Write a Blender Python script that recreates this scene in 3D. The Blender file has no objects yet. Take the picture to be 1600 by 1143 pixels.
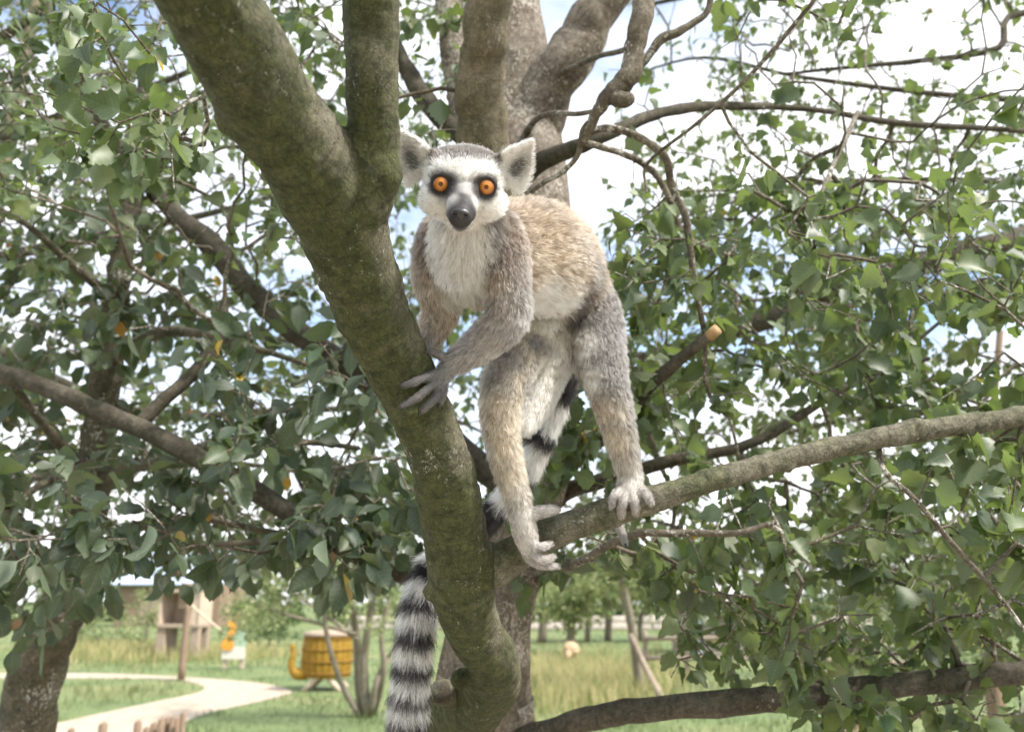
import bpy, bmesh, math, random
import numpy as np
from mathutils import Vector, Matrix, noise, kdtree
from mathutils.bvhtree import BVHTree

random.seed(7)
rng = np.random.default_rng(11)
scene = bpy.context.scene
COL = scene.collection

# ------------------------------------------------------------------ camera
F = 1386.0                       # focal length in pixels of the 1600 px wide photograph
PITCH = math.radians(14.9)
CAM = np.array((0.0, 0.0, 1.6))
cam = bpy.data.cameras.new('camera')
cam.sensor_width = 36.0
cam.lens = F / 1600.0 * 36.0
cam.clip_start = 0.02
cam.clip_end = 2000
cam.dof.use_dof = True
cam.dof.focus_distance = 0.84
cam.dof.aperture_fstop = 7.0
cam.dof.aperture_blades = 7
camo = bpy.data.objects.new('camera', cam)
COL.objects.link(camo)
camo.location = CAM
camo.rotation_euler = (math.pi / 2 + PITCH, 0, 0)
scene.camera = camo
FWD = np.array((0, math.cos(PITCH), math.sin(PITCH)))
UP = np.array((0, -math.sin(PITCH), math.cos(PITCH)))
RT = np.array((1.0, 0, 0))

# ------------------------------------------------------------------ sky, sun, exposure
SUN_EL, SUN_AZ = math.radians(52), math.radians(118)    # azimuth clockwise from +Y: over the viewer's right shoulder
world = bpy.data.worlds.new('World')
scene.world = world
world.use_nodes = True
wn, wl = world.node_tree.nodes, world.node_tree.links
wn.clear()
out = wn.new('ShaderNodeOutputWorld')
bg = wn.new('ShaderNodeBackground')
sky = wn.new('ShaderNodeTexSky')
sky.sky_type = 'NISHITA'
sky.sun_disc = False
sky.sun_elevation = SUN_EL
sky.sun_rotation = SUN_AZ
sky.air_density = 1.1
sky.dust_density = 1.5
tc = wn.new('ShaderNodeTexCoord')
mp = wn.new('ShaderNodeMapping')
mp.inputs['Location'].default_value = (1.3, 9.2, 5.0)
mp.inputs['Scale'].default_value = (1.5, 1.5, 3.6)
nz = wn.new('ShaderNodeTexNoise')
nz.inputs['Scale'].default_value = 1.25
nz.inputs['Detail'].default_value = 7
nz.inputs['Roughness'].default_value = 0.55
rp = wn.new('ShaderNodeValToRGB')
rp.color_ramp.elements[0].position = 0.365
rp.color_ramp.elements[1].position = 0.55
mx = wn.new('ShaderNodeMix')
mx.data_type = 'RGBA'
mx.inputs['B'].default_value = (6.1, 6.2, 6.4, 1)      # bright cloud, in the sky texture's own units
wl.new(tc.outputs['Generated'], mp.inputs['Vector'])
wl.new(mp.outputs['Vector'], nz.inputs['Vector'])
wl.new(nz.outputs['Fac'], rp.inputs['Fac'])
wl.new(rp.outputs['Color'], mx.inputs['Factor'])
wl.new(sky.outputs['Color'], mx.inputs['A'])
wl.new(mx.outputs['Result'], bg.inputs['Color'])
wl.new(bg.outputs['Background'], out.inputs['Surface'])
bg.inputs['Strength'].default_value = 0.1

sl = bpy.data.lights.new('sun', 'SUN')
sl.energy = 2.6
sl.angle = math.radians(6)
sl.color = (1.0, 0.95, 0.87)
so = bpy.data.objects.new('sun', sl)
COL.objects.link(so)
sd = Vector((math.sin(SUN_AZ) * math.cos(SUN_EL), math.cos(SUN_AZ) * math.cos(SUN_EL), math.sin(SUN_EL)))
so.rotation_euler = sd.to_track_quat('Z', 'Y').to_euler()

scene.view_settings.view_transform = 'Standard'
scene.view_settings.look = 'None'
scene.view_settings.gamma = 1
scene.view_settings.use_curve_mapping = False
scene.view_settings.exposure = 1.6
scene.render.engine = 'CYCLES'
cy = scene.cycles
cy.max_bounces = 8
cy.diffuse_bounces = 4
cy.glossy_bounces = 3
cy.transmission_bounces = 6
cy.transparent_max_bounces = 8
cy.use_denoising = True
cy.caustics_reflective = False
cy.caustics_refractive = False

# ------------------------------------------------------------------ helpers
def W(px, py, d):
    """a photograph pixel at a depth d (metres along the view axis) as a point in the place"""
    return CAM + d * (FWD + (px - 800.0) / F * RT + (571.5 - py) / F * UP)

def G(px, py, z=0.0):
    """where the ray of a pixel meets the ground"""
    r = FWD + (px - 800.0) / F * RT + (571.5 - py) / F * UP
    return CAM + r * ((z - CAM[2]) / r[2])

def proj(P):
    q = np.asarray(P) - CAM
    d = q @ FWD
    return 800 + F * (q @ RT) / d, 571.5 - F * (q @ UP) / d, d

def norm(v):
    v = np.asarray(v, float)
    return v / (np.linalg.norm(v, axis=-1, keepdims=True) + 1e-12)

def link(o, parent=None):
    COL.objects.link(o)
    if parent is not None:
        o.parent = parent
    return o

def tag(o, label=None, cat=None, group=None, kind=None):
    if label: o['label'] = label
    if cat: o['category'] = cat
    if group: o['group'] = group
    if kind: o['kind'] = kind
    return o

def empty(name, loc=(0, 0, 0), label=None, cat=None, group=None):
    o = bpy.data.objects.new(name, None)
    o.location = loc
    o.empty_display_size = 0.05
    link(o)
    return tag(o, label, cat, group)

def mesh_np(name, V, faces=None, tris=None, mat=None, parent=None, attrs=None, smooth=True, kind=None):
    """V (n,3); faces: python list of index lists or an (m,k) array"""
    me = bpy.data.meshes.new(name)
    V = np.asarray(V, np.float32)
    if parent is not None:
        V = V - np.asarray(parent_loc(parent), np.float32)
    fl = faces if faces is not None else tris
    if isinstance(fl, np.ndarray):
        m, k = fl.shape
        me.vertices.add(len(V)); me.vertices.foreach_set('co', V.ravel())
        me.loops.add(m * k); me.loops.foreach_set('vertex_index', fl.astype(np.int32).ravel())
        me.polygons.add(m)
        me.polygons.foreach_set('loop_start', np.arange(0, m * k, k, dtype=np.int32))
        me.polygons.foreach_set('loop_total', np.full(m, k, np.int32))
        me.update(calc_edges=True)
    else:
        me.from_pydata([tuple(map(float, v)) for v in V], [], fl)
        me.update()
    if smooth:
        me.polygons.foreach_set('use_smooth', np.ones(len(me.polygons), bool))
    set_attrs(me, attrs)
    if mat is not None:
        me.materials.append(mat)
    o = bpy.data.objects.new(name, me)
    link(o, parent)
    if kind: o['kind'] = kind
    return o

def parent_loc(p):
    v = Vector((0, 0, 0))
    while p is not None:
        v = v + p.location
        p = p.parent
    return v

def set_attrs(me, attrs):
    for k, a in (attrs or {}).items():
        a = np.asarray(a, np.float32)
        if a.ndim == 1:
            me.attributes.new(k, 'FLOAT', 'POINT').data.foreach_set('value', a)
        elif k == 'col':
            c = np.ones((len(a), 4), np.float32); c[:, :3] = a[:, :3]
            me.attributes.new(k, 'FLOAT_COLOR', 'POINT').data.foreach_set('color', c.ravel())
        else:
            me.attributes.new(k, 'FLOAT_VECTOR', 'POINT').data.foreach_set('vector', a.ravel())

def catmull(P, sub):
    P = np.asarray(P, float)
    Q = np.vstack([2 * P[0] - P[1], P, 2 * P[-1] - P[-2]])
    outp = []
    for i in range(1, len(Q) - 2):
        for s in range(sub):
            t = s / sub
            a, b, c, d = Q[i - 1], Q[i], Q[i + 1], Q[i + 2]
            outp.append(0.5 * (2 * b + (c - a) * t + (2 * a - 5 * b + 4 * c - d) * t * t + (3 * b - a - 3 * c + d) * t ** 3))
    outp.append(P[-1])
    return np.array(outp)

def tube(P, R, sides=12, caps=(True, True), flat=None, wob=0.0, seed=0, twist=0.0):
    """closed tapered tube; returns V, quad/tri list, bk (straightened coordinates)"""
    P = np.asarray(P, float); R = np.asarray(R, float)
    n = len(P)
    T = np.gradient(P, axis=0); T = norm(T)
    ref = np.array((0.3, 0.1, 1.0)) if abs(T[0][2]) < 0.9 else np.array((1.0, 0.2, 0))
    u = norm(np.cross(T[0], ref))
    al = np.concatenate([[0], np.cumsum(np.linalg.norm(np.diff(P, axis=0), axis=1))])
    ring_c, ring_r, ring_u, ring_t, ring_a = [], [], [], [], []
    for i in range(n):
        u = norm(u - T[i] * (u @ T[i]))
        ring_c.append(P[i]); ring_r.append(R[i]); ring_u.append(u.copy()); ring_t.append(T[i]); ring_a.append(al[i])
    if caps[0]:
        pre = [(P[0] - T[0] * R[0] * math.sin(a), R[0] * math.cos(a)) for a in (1.35, 0.95, 0.5)]
        ring_c = [p for p, _ in pre] + ring_c; ring_r = [r for _, r in pre] + ring_r
        ring_u = [ring_u[0]] * 3 + ring_u; ring_t = [T[0]] * 3 + ring_t; ring_a = [-R[0], -R[0] * .8, -R[0] * .4] + ring_a
    if caps[1]:
        post = [(P[-1] + T[-1] * R[-1] * math.sin(a), R[-1] * math.cos(a)) for a in (0.5, 0.95, 1.35)]
        ring_c += [p for p, _ in post]; ring_r += [r for _, r in post]
        ring_u += [ring_u[-1]] * 3; ring_t += [T[-1]] * 3; ring_a += [al[-1] + R[-1] * k for k in (.4, .8, 1)]
    m = len(ring_c)
    th = np.linspace(0, 2 * math.pi, sides, endpoint=False)
    V = np.zeros((m, sides, 3)); B = np.zeros((m, sides, 3))
    for i in range(m):
        w = np.cross(ring_t[i], ring_u[i])
        r = np.full(sides, ring_r[i])
        if wob:
            for k in range(sides):
                r[k] *= 1 + wob * noise.noise(Vector((math.cos(th[k]) * 1.3 + seed * 7.3, math.sin(th[k]) * 1.3, ring_a[i] / (ring_r[i] * 2.2 + 1e-6) * .6 + seed)))
        V[i] = ring_c[i] + np.outer(np.cos(th) * r, ring_u[i]) + np.outer(np.sin(th) * r, w)
        B[i] = np.stack([np.cos(th) * ring_r[i], np.sin(th) * ring_r[i], np.full(sides, ring_a[i])], 1)
    V = V.reshape(-1, 3); B = B.reshape(-1, 3)
    faces = []
    for i in range(m - 1):
        for k in range(sides):
            a, b = i * sides + k, i * sides + (k + 1) % sides
            faces.append((a, b, b + sides, a + sides))
    faces.append(tuple(range(sides - 1, -1, -1)))
    faces.append(tuple((m - 1) * sides + k for k in range(sides)))
    return V, faces, B

def merge(parts):
    Vs, Fs, off = [], [], 0
    for V, Fc in parts:
        Vs.append(V)
        Fs += [tuple(i + off for i in f) for f in Fc]
        off += len(V)
    return np.vstack(Vs), Fs

def ellipsoid(c, r, axes=None, nu=20, nv=12):
    axes = np.eye(3) if axes is None else np.asarray(axes)
    V = [np.array((0, 0, 1.0))]
    for j in range(1, nv):
        ph = math.pi * j / nv
        for i in range(nu):
            th = 2 * math.pi * i / nu
            V.append(np.array((math.sin(ph) * math.cos(th), math.sin(ph) * math.sin(th), math.cos(ph))))
    V.append(np.array((0, 0, -1.0)))
    V = np.array(V) * np.asarray(r)
    V = V @ axes + np.asarray(c)
    Fc = []
    for i in range(nu):
        Fc.append((0, 1 + i, 1 + (i + 1) % nu))
        for j in range(nv - 2):
            a, b = 1 + j * nu + i, 1 + j * nu + (i + 1) % nu
            Fc.append((a, a + nu, b + nu, b))
        Fc.append((len(V) - 1, 1 + (nv - 2) * nu + (i + 1) % nu, 1 + (nv - 2) * nu + i))
    return V, Fc

def voxel(V, Fc, size, smooth_it=4, fac=0.5):
    """union of overlapping closed shells as one continuous surface: returns V, quads, normals"""
    me = bpy.data.meshes.new('tmp'); me.from_pydata([tuple(v) for v in V], [], Fc); me.update()
    o = bpy.data.objects.new('tmp', me); COL.objects.link(o)
    m = o.modifiers.new('r', 'REMESH'); m.mode = 'VOXEL'; m.voxel_size = size; m.adaptivity = 0
    if smooth_it:
        s = o.modifiers.new('s', 'SMOOTH'); s.factor = fac; s.iterations = smooth_it
    dg = bpy.context.evaluated_depsgraph_get()
    ev = o.evaluated_get(dg)
    em = ev.to_mesh()
    n = len(em.vertices); v = np.empty(n * 3, np.float32); em.vertices.foreach_get('co', v)
    fc = np.empty(len(em.polygons) * 4, np.int32)
    tot = np.empty(len(em.polygons), np.int32); em.polygons.foreach_get('loop_total', tot)
    assert (tot == 4).all()
    em.loops.foreach_get('vertex_index', fc)
    nr = np.empty(n * 3, np.float32); em.vertices.foreach_get('normal', nr)
    ev.to_mesh_clear()
    bpy.data.objects.remove(o); bpy.data.meshes.remove(me)
    return v.reshape(-1, 3).astype(float), fc.reshape(-1, 4), nr.reshape(-1, 3).astype(float)

# ------------------------------------------------------------------ materials
def nodemat(name):
    m = bpy.data.materials.new(name); m.use_nodes = True
    n, l = m.node_tree.nodes, m.node_tree.links
    b = n['Principled BSDF']
    b.inputs['Roughness'].default_value = 0.8
    b.inputs['Specular IOR Level'].default_value = 0.3
    return m, n, l, b

def tex_noise(n, l, vec, scale, detail=4, rough=0.55, vscale=None):
    t = n.new('ShaderNodeTexNoise')
    t.inputs['Scale'].default_value = scale; t.inputs['Detail'].default_value = detail; t.inputs['Roughness'].default_value = rough
    if vec is not None:
        if vscale is not None:
            mpn = n.new('ShaderNodeMapping'); mpn.inputs['Scale'].default_value = vscale
            l.new(vec, mpn.inputs['Vector']); vec = mpn.outputs['Vector']
        l.new(vec, t.inputs['Vector'])
    return t.outputs['Fac']

def ramp(n, l, fac, stops):
    r = n.new('ShaderNodeValToRGB'); e = r.color_ramp.elements
    while len(e) < len(stops): e.new(0.5)
    for k, (p, c) in enumerate(stops):
        e[k].position = p
        e[k].color = (*c, 1) if len(c) == 3 else c
    l.new(fac, r.inputs['Fac'])
    return r.outputs['Color']

def mixc(n, l, fac, a, b, mode='MIX'):
    m = n.new('ShaderNodeMix'); m.data_type = 'RGBA'; m.blend_type = mode
    for s, v in (('Factor', fac), ('A', a), ('B', b)):
        if isinstance(v, (int, float)): m.inputs[s].default_value = v
        elif isinstance(v, tuple): m.inputs[s].default_value = (*v, 1)
        else: l.new(v, m.inputs[s])
    return m.outputs['Result']

def bump(n, l, b, h, strength=0.5, dist=0.002, prev=None):
    k = n.new('ShaderNodeBump'); k.inputs['Strength'].default_value = strength; k.inputs['Distance'].default_value = dist
    l.new(h, k.inputs['Height'])
    if prev is not None: l.new(prev, k.inputs['Normal'])
    l.new(k.outputs['Normal'], b.inputs['Normal'])
    return k.outputs['Normal']

def attr(n, name, outp='Vector'):
    a = n.new('ShaderNodeAttribute'); a.attribute_name = name
    return a.outputs[outp]

def bark_mat(name, mossy, greyish, pale=(0.50, 0.49, 0.44), pale_amt=0.63, ring=0.5, rough=0.85, use_moss_attr=False):
    """mossy / greyish: (dark, light) colours; straightened branch coordinates drive grain and rings"""
    m, n, l, b = nodemat(name)
    v = attr(n, 'bk')
    big = tex_noise(n, l, v, 13, 6, 0.62)
    mid = tex_noise(n, l, v, 75, 7, 0.72)
    fine = tex_noise(n, l, v, 520, 6, 0.78)
    rings = tex_noise(n, l, v, 95, 5, 0.7, (0.28, 0.28, 2.6))
    crk = n.new('ShaderNodeTexVoronoi'); crk.feature = 'DISTANCE_TO_EDGE'; crk.inputs['Scale'].default_value = 120; crk.inputs['Randomness'].default_value = 1
    wv = n.new('ShaderNodeMapping'); wv.inputs['Scale'].default_value = (1.0, 1.0, .42)
    wob_ = n.new('ShaderNodeVectorMath'); wob_.operation = 'MULTIPLY_ADD'
    cn = n.new('ShaderNodeTexNoise'); cn.inputs['Scale'].default_value = 90; cn.inputs['Detail'].default_value = 4; l.new(v, cn.inputs['Vector'])
    wob_.inputs[1].default_value = (.012, .012, .012); l.new(cn.outputs['Color'], wob_.inputs[0]); l.new(v, wob_.inputs[2])
    l.new(wob_.outputs[0], wv.inputs['Vector']); l.new(wv.outputs[0], crk.inputs['Vector'])
    crack = ramp(n, l, crk.outputs['Distance'], [(0.0, (0, 0, 0)), (0.09, (1, 1, 1))])
    c1 = ramp(n, l, mid, [(0.33, mossy[0]), (0.68, mossy[1])])
    c2 = ramp(n, l, mid, [(0.33, greyish[0]), (0.68, greyish[1])])
    f = ramp(n, l, big, [(0.40, (0, 0, 0)), (0.60, (1, 1, 1))])
    if use_moss_attr:
        f2 = n.new('ShaderNodeMath'); f2.operation = 'SUBTRACT'; f2.use_clamp = True
        f3 = n.new('ShaderNodeMath'); f3.operation = 'MULTIPLY_ADD'; f3.inputs[1].default_value = 1.0; f3.inputs[2].default_value = .35
        l.new(f, f3.inputs[0]); l.new(f3.outputs[0], f2.inputs[0]); l.new(attr(n, 'moss', 'Fac'), f2.inputs[1]); f = f2.outputs[0]
    c = mixc(n, l, f, c1, c2)
    rr = ramp(n, l, rings, [(0.34, (0.55, 0.55, 0.55)), (0.46, (1, 1, 1)), (0.68, (1.22, 1.22, 1.22))])
    c = mixc(n, l, ring, c, rr, 'MULTIPLY')
    ff = ramp(n, l, fine, [(0.34, (0.45, 0.45, 0.45)), (0.52, (1, 1, 1)), (0.68, (1.55, 1.55, 1.5))])
    c = mixc(n, l, 0.85, c, ff, 'MULTIPLY')
    cf = n.new('ShaderNodeMath'); cf.operation = 'MULTIPLY'; cf.inputs[1].default_value = .35
    inv = n.new('ShaderNodeMath'); inv.operation = 'SUBTRACT'; inv.inputs[0].default_value = 1; l.new(crack, inv.inputs[1]); l.new(inv.outputs[0], cf.inputs[0])
    c = mixc(n, l, cf.outputs[0], c, (mossy[0][0] * .5, mossy[0][1] * .5, mossy[0][2] * .5))
    spots = tex_noise(n, l, v, 130, 8, 0.80)
    patch = tex_noise(n, l, v, 10, 3, 0.5)
    add = n.new('ShaderNodeMath'); add.operation = 'MULTIPLY_ADD'; add.inputs[1].default_value = 0.45
    l.new(patch, add.inputs[0]); l.new(spots, add.inputs[2])
    sp = ramp(n, l, add.outputs[0], [(min(pale_amt + 0.17, .98), (0, 0, 0)), (min(pale_amt + 0.21, .999), (1, 1, 1))])
    c = mixc(n, l, sp, c, pale)
    l.new(c, b.inputs['Base Color'])
    b.inputs['Roughness'].default_value = rough
    p = bump(n, l, b, fine, 0.9, 0.0014)
    p = bump(n, l, b, crack, 0.35, 0.0012, p)
    p = bump(n, l, b, mid, 0.8, 0.003, p)
    bump(n, l, b, rings, 0.45, 0.0022, p)
    return m

M = {}
M['near_bark'] = bark_mat('near_bark', ((0.028, 0.034, 0.011), (0.098, 0.106, 0.042)), ((0.078, 0.072, 0.048), (0.225, 0.205, 0.150)),
                          pale=(0.34, 0.345, 0.29), pale_amt=0.685, ring=0.5, use_moss_attr=True)
M['bough_bark'] = bark_mat('bough_bark', ((0.030, 0.027, 0.017), (0.085, 0.074, 0.048)), ((0.06, 0.052, 0.038), (0.155, 0.134, 0.100)), pale=(.33,.31,.26), pale_amt=0.70, ring=0.55)
M['pale_bark'] = bark_mat('pale_bark', ((0.07, 0.055, 0.040), (0.20, 0.158, 0.118)), ((0.14, 0.115, 0.09), (0.36, 0.31, 0.255)), pale=(0.44, 0.395, 0.34), pale_amt=0.605, ring=0.85)
M['stem_bark'] = bark_mat('stem_bark', ((0.065, 0.060, 0.032), (0.16, 0.145, 0.085)), ((0.12, 0.10, 0.066), (0.26, 0.22, 0.155)), pale=(.33,.31,.26), pale_amt=0.70, ring=0.6)
M['twig_bark'] = bark_mat('twig_bark', ((0.05, 0.04, 0.027), (0.13, 0.105, 0.07)), ((0.11, 0.09, 0.065), (0.27, 0.235, 0.18)), pale_amt=0.62, ring=0.6)

def simple(name, c0, c1, scale=8, rough=0.8, bmp=0.3, bdist=0.01, vs=None, spec=0.3):
    m, n, l, b = nodemat(name)
    t = n.new('ShaderNodeTexCoord').outputs['Object']
    f = tex_noise(n, l, t, scale, 6, 0.62, vs)
    l.new(ramp(n, l, f, [(0.3, c0), (0.7, c1)]), b.inputs['Base Color'])
    b.inputs['Roughness'].default_value = rough
    b.inputs['Specular IOR Level'].default_value = spec
    if bmp: bump(n, l, b, f, bmp, bdist)
    return m

def leaf_mat(name, sheen=0.42, trans=0.32):
    m, n, l, b = nodemat(name)
    col = attr(n, 'col', 'Color')
    uv = attr(n, 'luv')
    sep = n.new('ShaderNodeSeparateXYZ'); l.new(uv, sep.inputs[0])
    # veins: midrib, and side veins slanting forward
    ab = n.new('ShaderNodeMath'); ab.operation = 'ABSOLUTE'; l.new(sep.outputs['X'], ab.inputs[0])
    k = n.new('ShaderNodeMath'); k.operation = 'MULTIPLY_ADD'; k.inputs[1].default_value = -0.75
    l.new(ab.outputs[0], k.inputs[0]); l.new(sep.outputs['Y'], k.inputs[2])
    s = n.new('ShaderNodeMath'); s.operation = 'PINGPONG'; s.inputs[1].default_value = 0.065; l.new(k.outputs[0], s.inputs[0])
    side = n.new('ShaderNodeMath'); side.operation = 'LESS_THAN'; side.inputs[1].default_value = 0.008; l.new(s.outputs[0], side.inputs[0])
    mid = n.new('ShaderNodeMath'); mid.operation = 'LESS_THAN'; mid.inputs[1].default_value = 0.014; l.new(ab.outputs[0], mid.inputs[0])
    mxv = n.new('ShaderNodeMath'); mxv.operation = 'MAXIMUM'; l.new(side.outputs[0], mxv.inputs[0]); l.new(mid.outputs[0], mxv.inputs[1])
    obj = n.new('ShaderNodeNewGeometry').outputs['Position']
    blot = ramp(n, l, tex_noise(n, l, obj, 110, 4, 0.6), [(0.3, (0.72, 0.72, 0.72)), (0.7, (1.22, 1.22, 1.2))])
    c = mixc(n, l, 0.8, col, blot, 'MULTIPLY')
    vs = n.new('ShaderNodeMath'); vs.operation = 'MULTIPLY'; vs.inputs[1].default_value = 0.35; l.new(mxv.outputs[0], vs.inputs[0])
    c = mixc(n, l, vs.outputs[0], c, (0.20, 0.24, 0.12))
    geo = n.new('ShaderNodeNewGeometry')
    bf = n.new('ShaderNodeMath'); bf.operation = 'MULTIPLY'; bf.inputs[1].default_value = 0.45; l.new(geo.outputs['Backfacing'], bf.inputs[0])
    c = mixc(n, l, bf.outputs[0], c, (0.17, 0.21, 0.15))       # a birch leaf is paler underneath
    l.new(c, b.inputs['Base Color'])
    b.inputs['Roughness'].default_value = sheen
    b.inputs['Specular IOR Level'].default_value = 0.45
    bump(n, l, b, mxv.outputs[0], 0.25, 0.001)
    tr = n.new('ShaderNodeBsdfTranslucent')
    tcx = mixc(n, l, 0.6, col, (0.30, 0.42, 0.07), 'MIX')
    l.new(tcx, tr.inputs['Color'])
    ms = n.new('ShaderNodeMixShader'); ms.inputs[0].default_value = trans
    l.new(b.outputs[0], ms.inputs[1]); l.new(tr.outputs[0], ms.inputs[2])
    l.new(ms.outputs[0], n['Material Output'].inputs['Surface'])
    return m
M['birch_leaf'] = leaf_mat('birch_leaf', 0.45, 0.34)
M['willow_leaf'] = leaf_mat('willow_leaf', 0.5, 0.2)

# ================================================================== the ground
m, n, l, b = nodemat('meadow')
pos = n.new('ShaderNodeNewGeometry').outputs['Position']
f1 = tex_noise(n, l, pos, .35, 5, .6); f2 = tex_noise(n, l, pos, 9, 6, .7)
c = ramp(n, l, f1, [(.35, (.095, .132, .055)), (.5, (.135, .178, .070)), (.68, (.22, .215, .10))])
c = mixc(n, l, .7, c, ramp(n, l, f2, [(.3, (.6, .6, .6)), (.7, (1.35, 1.35, 1.3))]), 'MULTIPLY')
l.new(c, b.inputs['Base Color']); bump(n, l, b, f2, .7, .04)
b.inputs['Roughness'].default_value = .95
M['meadow'] = m
m2, n, l, b = nodemat('bare_earth')
pos = n.new('ShaderNodeNewGeometry').outputs['Position']
f1 = tex_noise(n, l, pos, 6, 7, .65)
l.new(ramp(n, l, f1, [(.3, (.27, .23, .19)), (.7, (.46, .40, .34))]), b.inputs['Base Color']); bump(n, l, b, f1, .6, .02)
M['bare_earth'] = m2
NXY = 60
gx = np.sign(np.linspace(-1, 1, NXY)) * np.abs(np.linspace(-1, 1, NXY)) ** 2.2 * 700
gv = np.array([(x, y, 0) for y in gx for x in gx])
gq = np.array([[j * NXY + i, j * NXY + i + 1, (j + 1) * NXY + i + 1, (j + 1) * NXY + i] for j in range(NXY - 1) for i in range(NXY - 1)])
ground = mesh_np('ground', gv, gq, mat=M['meadow'], kind='structure')

# unseen pale gravel underfoot, added to cut green bounce and brighten the lemur
ea = np.linspace(0, 2 * math.pi, 64, endpoint=False)
ev_ = np.array([(0, 0.5, .004)] + [((7.5 + .5 * math.sin(3 * a)) * math.cos(a), .5 + (4.6 + .35 * math.sin(5 * a + 1)) * math.sin(a), .004) for a in ea])
mesh_np('bounce_gravel', ev_, [(0, 1 + i, 1 + (i + 1) % 64) for i in range(64)], mat=M['bare_earth'], smooth=False, kind='structure')

# ------------------------------------------------------------------ path
def dep(p): return float((np.asarray(p) - CAM) @ FWD)
def mpx(p): return dep(p) / F          # metres per photograph pixel at a point
M['path'] = simple('path', (.30, .245, .185), (.46, .385, .30), 5.0, .95, .5, .02)
inner = [(-120, 1061), (0, 1060), (150, 1059), (255, 1061), (300, 1066), (320, 1074), (303, 1083), (232, 1098), (122, 1122), (38, 1143), (-60, 1172), (-250, 1230)]
outer = [(-120, 1052), (0, 1051), (150, 1051.5), (285, 1057), (400, 1066), (456, 1080), (412, 1094), (335, 1111), (292, 1126), (262, 1150), (200, 1185), (60, 1250)]
I_ = catmull(np.array([G(*p) for p in inner]), 6); O_ = catmull(np.array([G(*p) for p in outer]), 6)
rows = 6
pv = np.array([[I_[i] * (1 - t) + O_[i] * t for t in np.linspace(0, 1, rows)] for i in range(len(I_))]).reshape(-1, 3)
pv[:, 2] = .006
pq = np.array([[i * rows + j, i * rows + j + 1, (i + 1) * rows + j + 1, (i + 1) * rows + j] for i in range(len(I_) - 1) for j in range(rows - 1)])
mesh_np('path', pv, pq, mat=M['path'], kind='structure')
path_poly = np.vstack([I_[:, :2], O_[::-1, :2]])
def in_poly(x, y, poly):
    inside = np.zeros(len(x), bool); j = len(poly) - 1
    for i in range(len(poly)):
        xi, yi = poly[i]; xj, yj = poly[j]
        c = ((yi > y) != (yj > y)) & (x < (xj - xi) * (y - yi) / (yj - yi + 1e-12) + xi)
        inside ^= c; j = i
    return inside

# ------------------------------------------------------------------ grass
m, n, l, b = nodemat('grass'); l.new(attr(n, 'col', 'Color'), b.inputs['Base Color']); b.inputs['Roughness'].default_value = .7
tr = n.new('ShaderNodeBsdfTranslucent'); l.new(attr(n, 'col', 'Color'), tr.inputs['Color'])
ms = n.new('ShaderNodeMixShader'); ms.inputs[0].default_value = .3
l.new(b.outputs[0], ms.inputs[1]); l.new(tr.outputs[0], ms.inputs[2]); l.new(ms.outputs[0], n['Material Output'].inputs['Surface'])
M['grass'] = m
def blades(X, Y, Hh, wid, C):
    N = len(X); a = rng.uniform(0, 2 * math.pi, N); lean = rng.normal(0, .35, (N, 2)) * Hh[:, None]
    ux, uy = np.cos(a) * wid, np.sin(a) * wid
    V = np.zeros((N, 5, 3))
    V[:, 0] = np.stack([X - ux, Y - uy, np.zeros(N)], 1); V[:, 1] = np.stack([X + ux, Y + uy, np.zeros(N)], 1)
    V[:, 2] = np.stack([X + ux * .7 + lean[:, 0] * .3, Y + uy * .7 + lean[:, 1] * .3, Hh * .55], 1); V[:, 3] = np.stack([X - ux * .7 + lean[:, 0] * .3, Y - uy * .7 + lean[:, 1] * .3, Hh * .55], 1)
    V[:, 4] = np.stack([X + lean[:, 0], Y + lean[:, 1], Hh], 1)
    t = np.array([[0, 1, 2], [0, 2, 3], [3, 2, 4]])
    return V.reshape(-1, 3), (np.arange(N)[:, None, None] * 5 + t[None]).reshape(-1, 3), np.repeat(C, 5, 0)
NG = 95000
th_ = rng.uniform(-.72, .72, NG); dd = 5.0 * (55 / 5.0) ** rng.random(NG)
X, Y = np.sin(th_) * dd, np.cos(th_) * dd
nz1 = np.array([noise.noise(Vector((x * .22, y * .22, 1.3))) for x, y in zip(X, Y)])
nz2 = np.array([noise.noise(Vector((x * .9, y * .9, 5.3))) for x, y in zip(X, Y)])
qx, qy, qd = proj(np.stack([X, Y, np.zeros(NG)], 1))
tall = np.exp(-((qx - 905) / 110) ** 2 - ((qy - 1066) / 36) ** 2) + .9 * np.exp(-((qx - 190) / 90) ** 2 - ((qy - 1022) / 14) ** 2) + .6 * np.exp(-((qx - 330) / 120) ** 2 - ((qy - 1026) / 10) ** 2) + .5 * np.exp(-((qx - 160) / 70) ** 2 - ((qy - 1085) / 10) ** 2)
ok = (~in_poly(X, Y, path_poly)) & (rng.random(NG) < np.clip(.55 + nz2 + tall, .15, 1))
X, Y, tall, nz1, nz2, dd = X[ok], Y[ok], tall[ok], nz1[ok], nz2[ok], dd[ok]
Hh = (.05 + .05 * np.clip(nz2 + .4, 0, 1)) * rng.uniform(.6, 1.4, len(X)) + tall * rng.uniform(.10, .48, len(X))
g0, g1, g2 = np.array((.115, .160, .062)), np.array((.175, .215, .088)), np.array((.42, .37, .17))
mixv = np.clip(.5 + nz1 * 1.2, 0, 1)[:, None]
C = g0 * (1 - mixv) + g1 * mixv
ty = np.clip(tall * 1.15 * rng.uniform(.3, 1.2, len(X)), 0, 1)[:, None]
C = (C * (1 - ty) + g2 * ty) * rng.normal(1, .15, (len(X), 1))
NT_ = 16000
cx_ = rng.choice(3, NT_, p=[.62, .24, .14])
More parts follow.
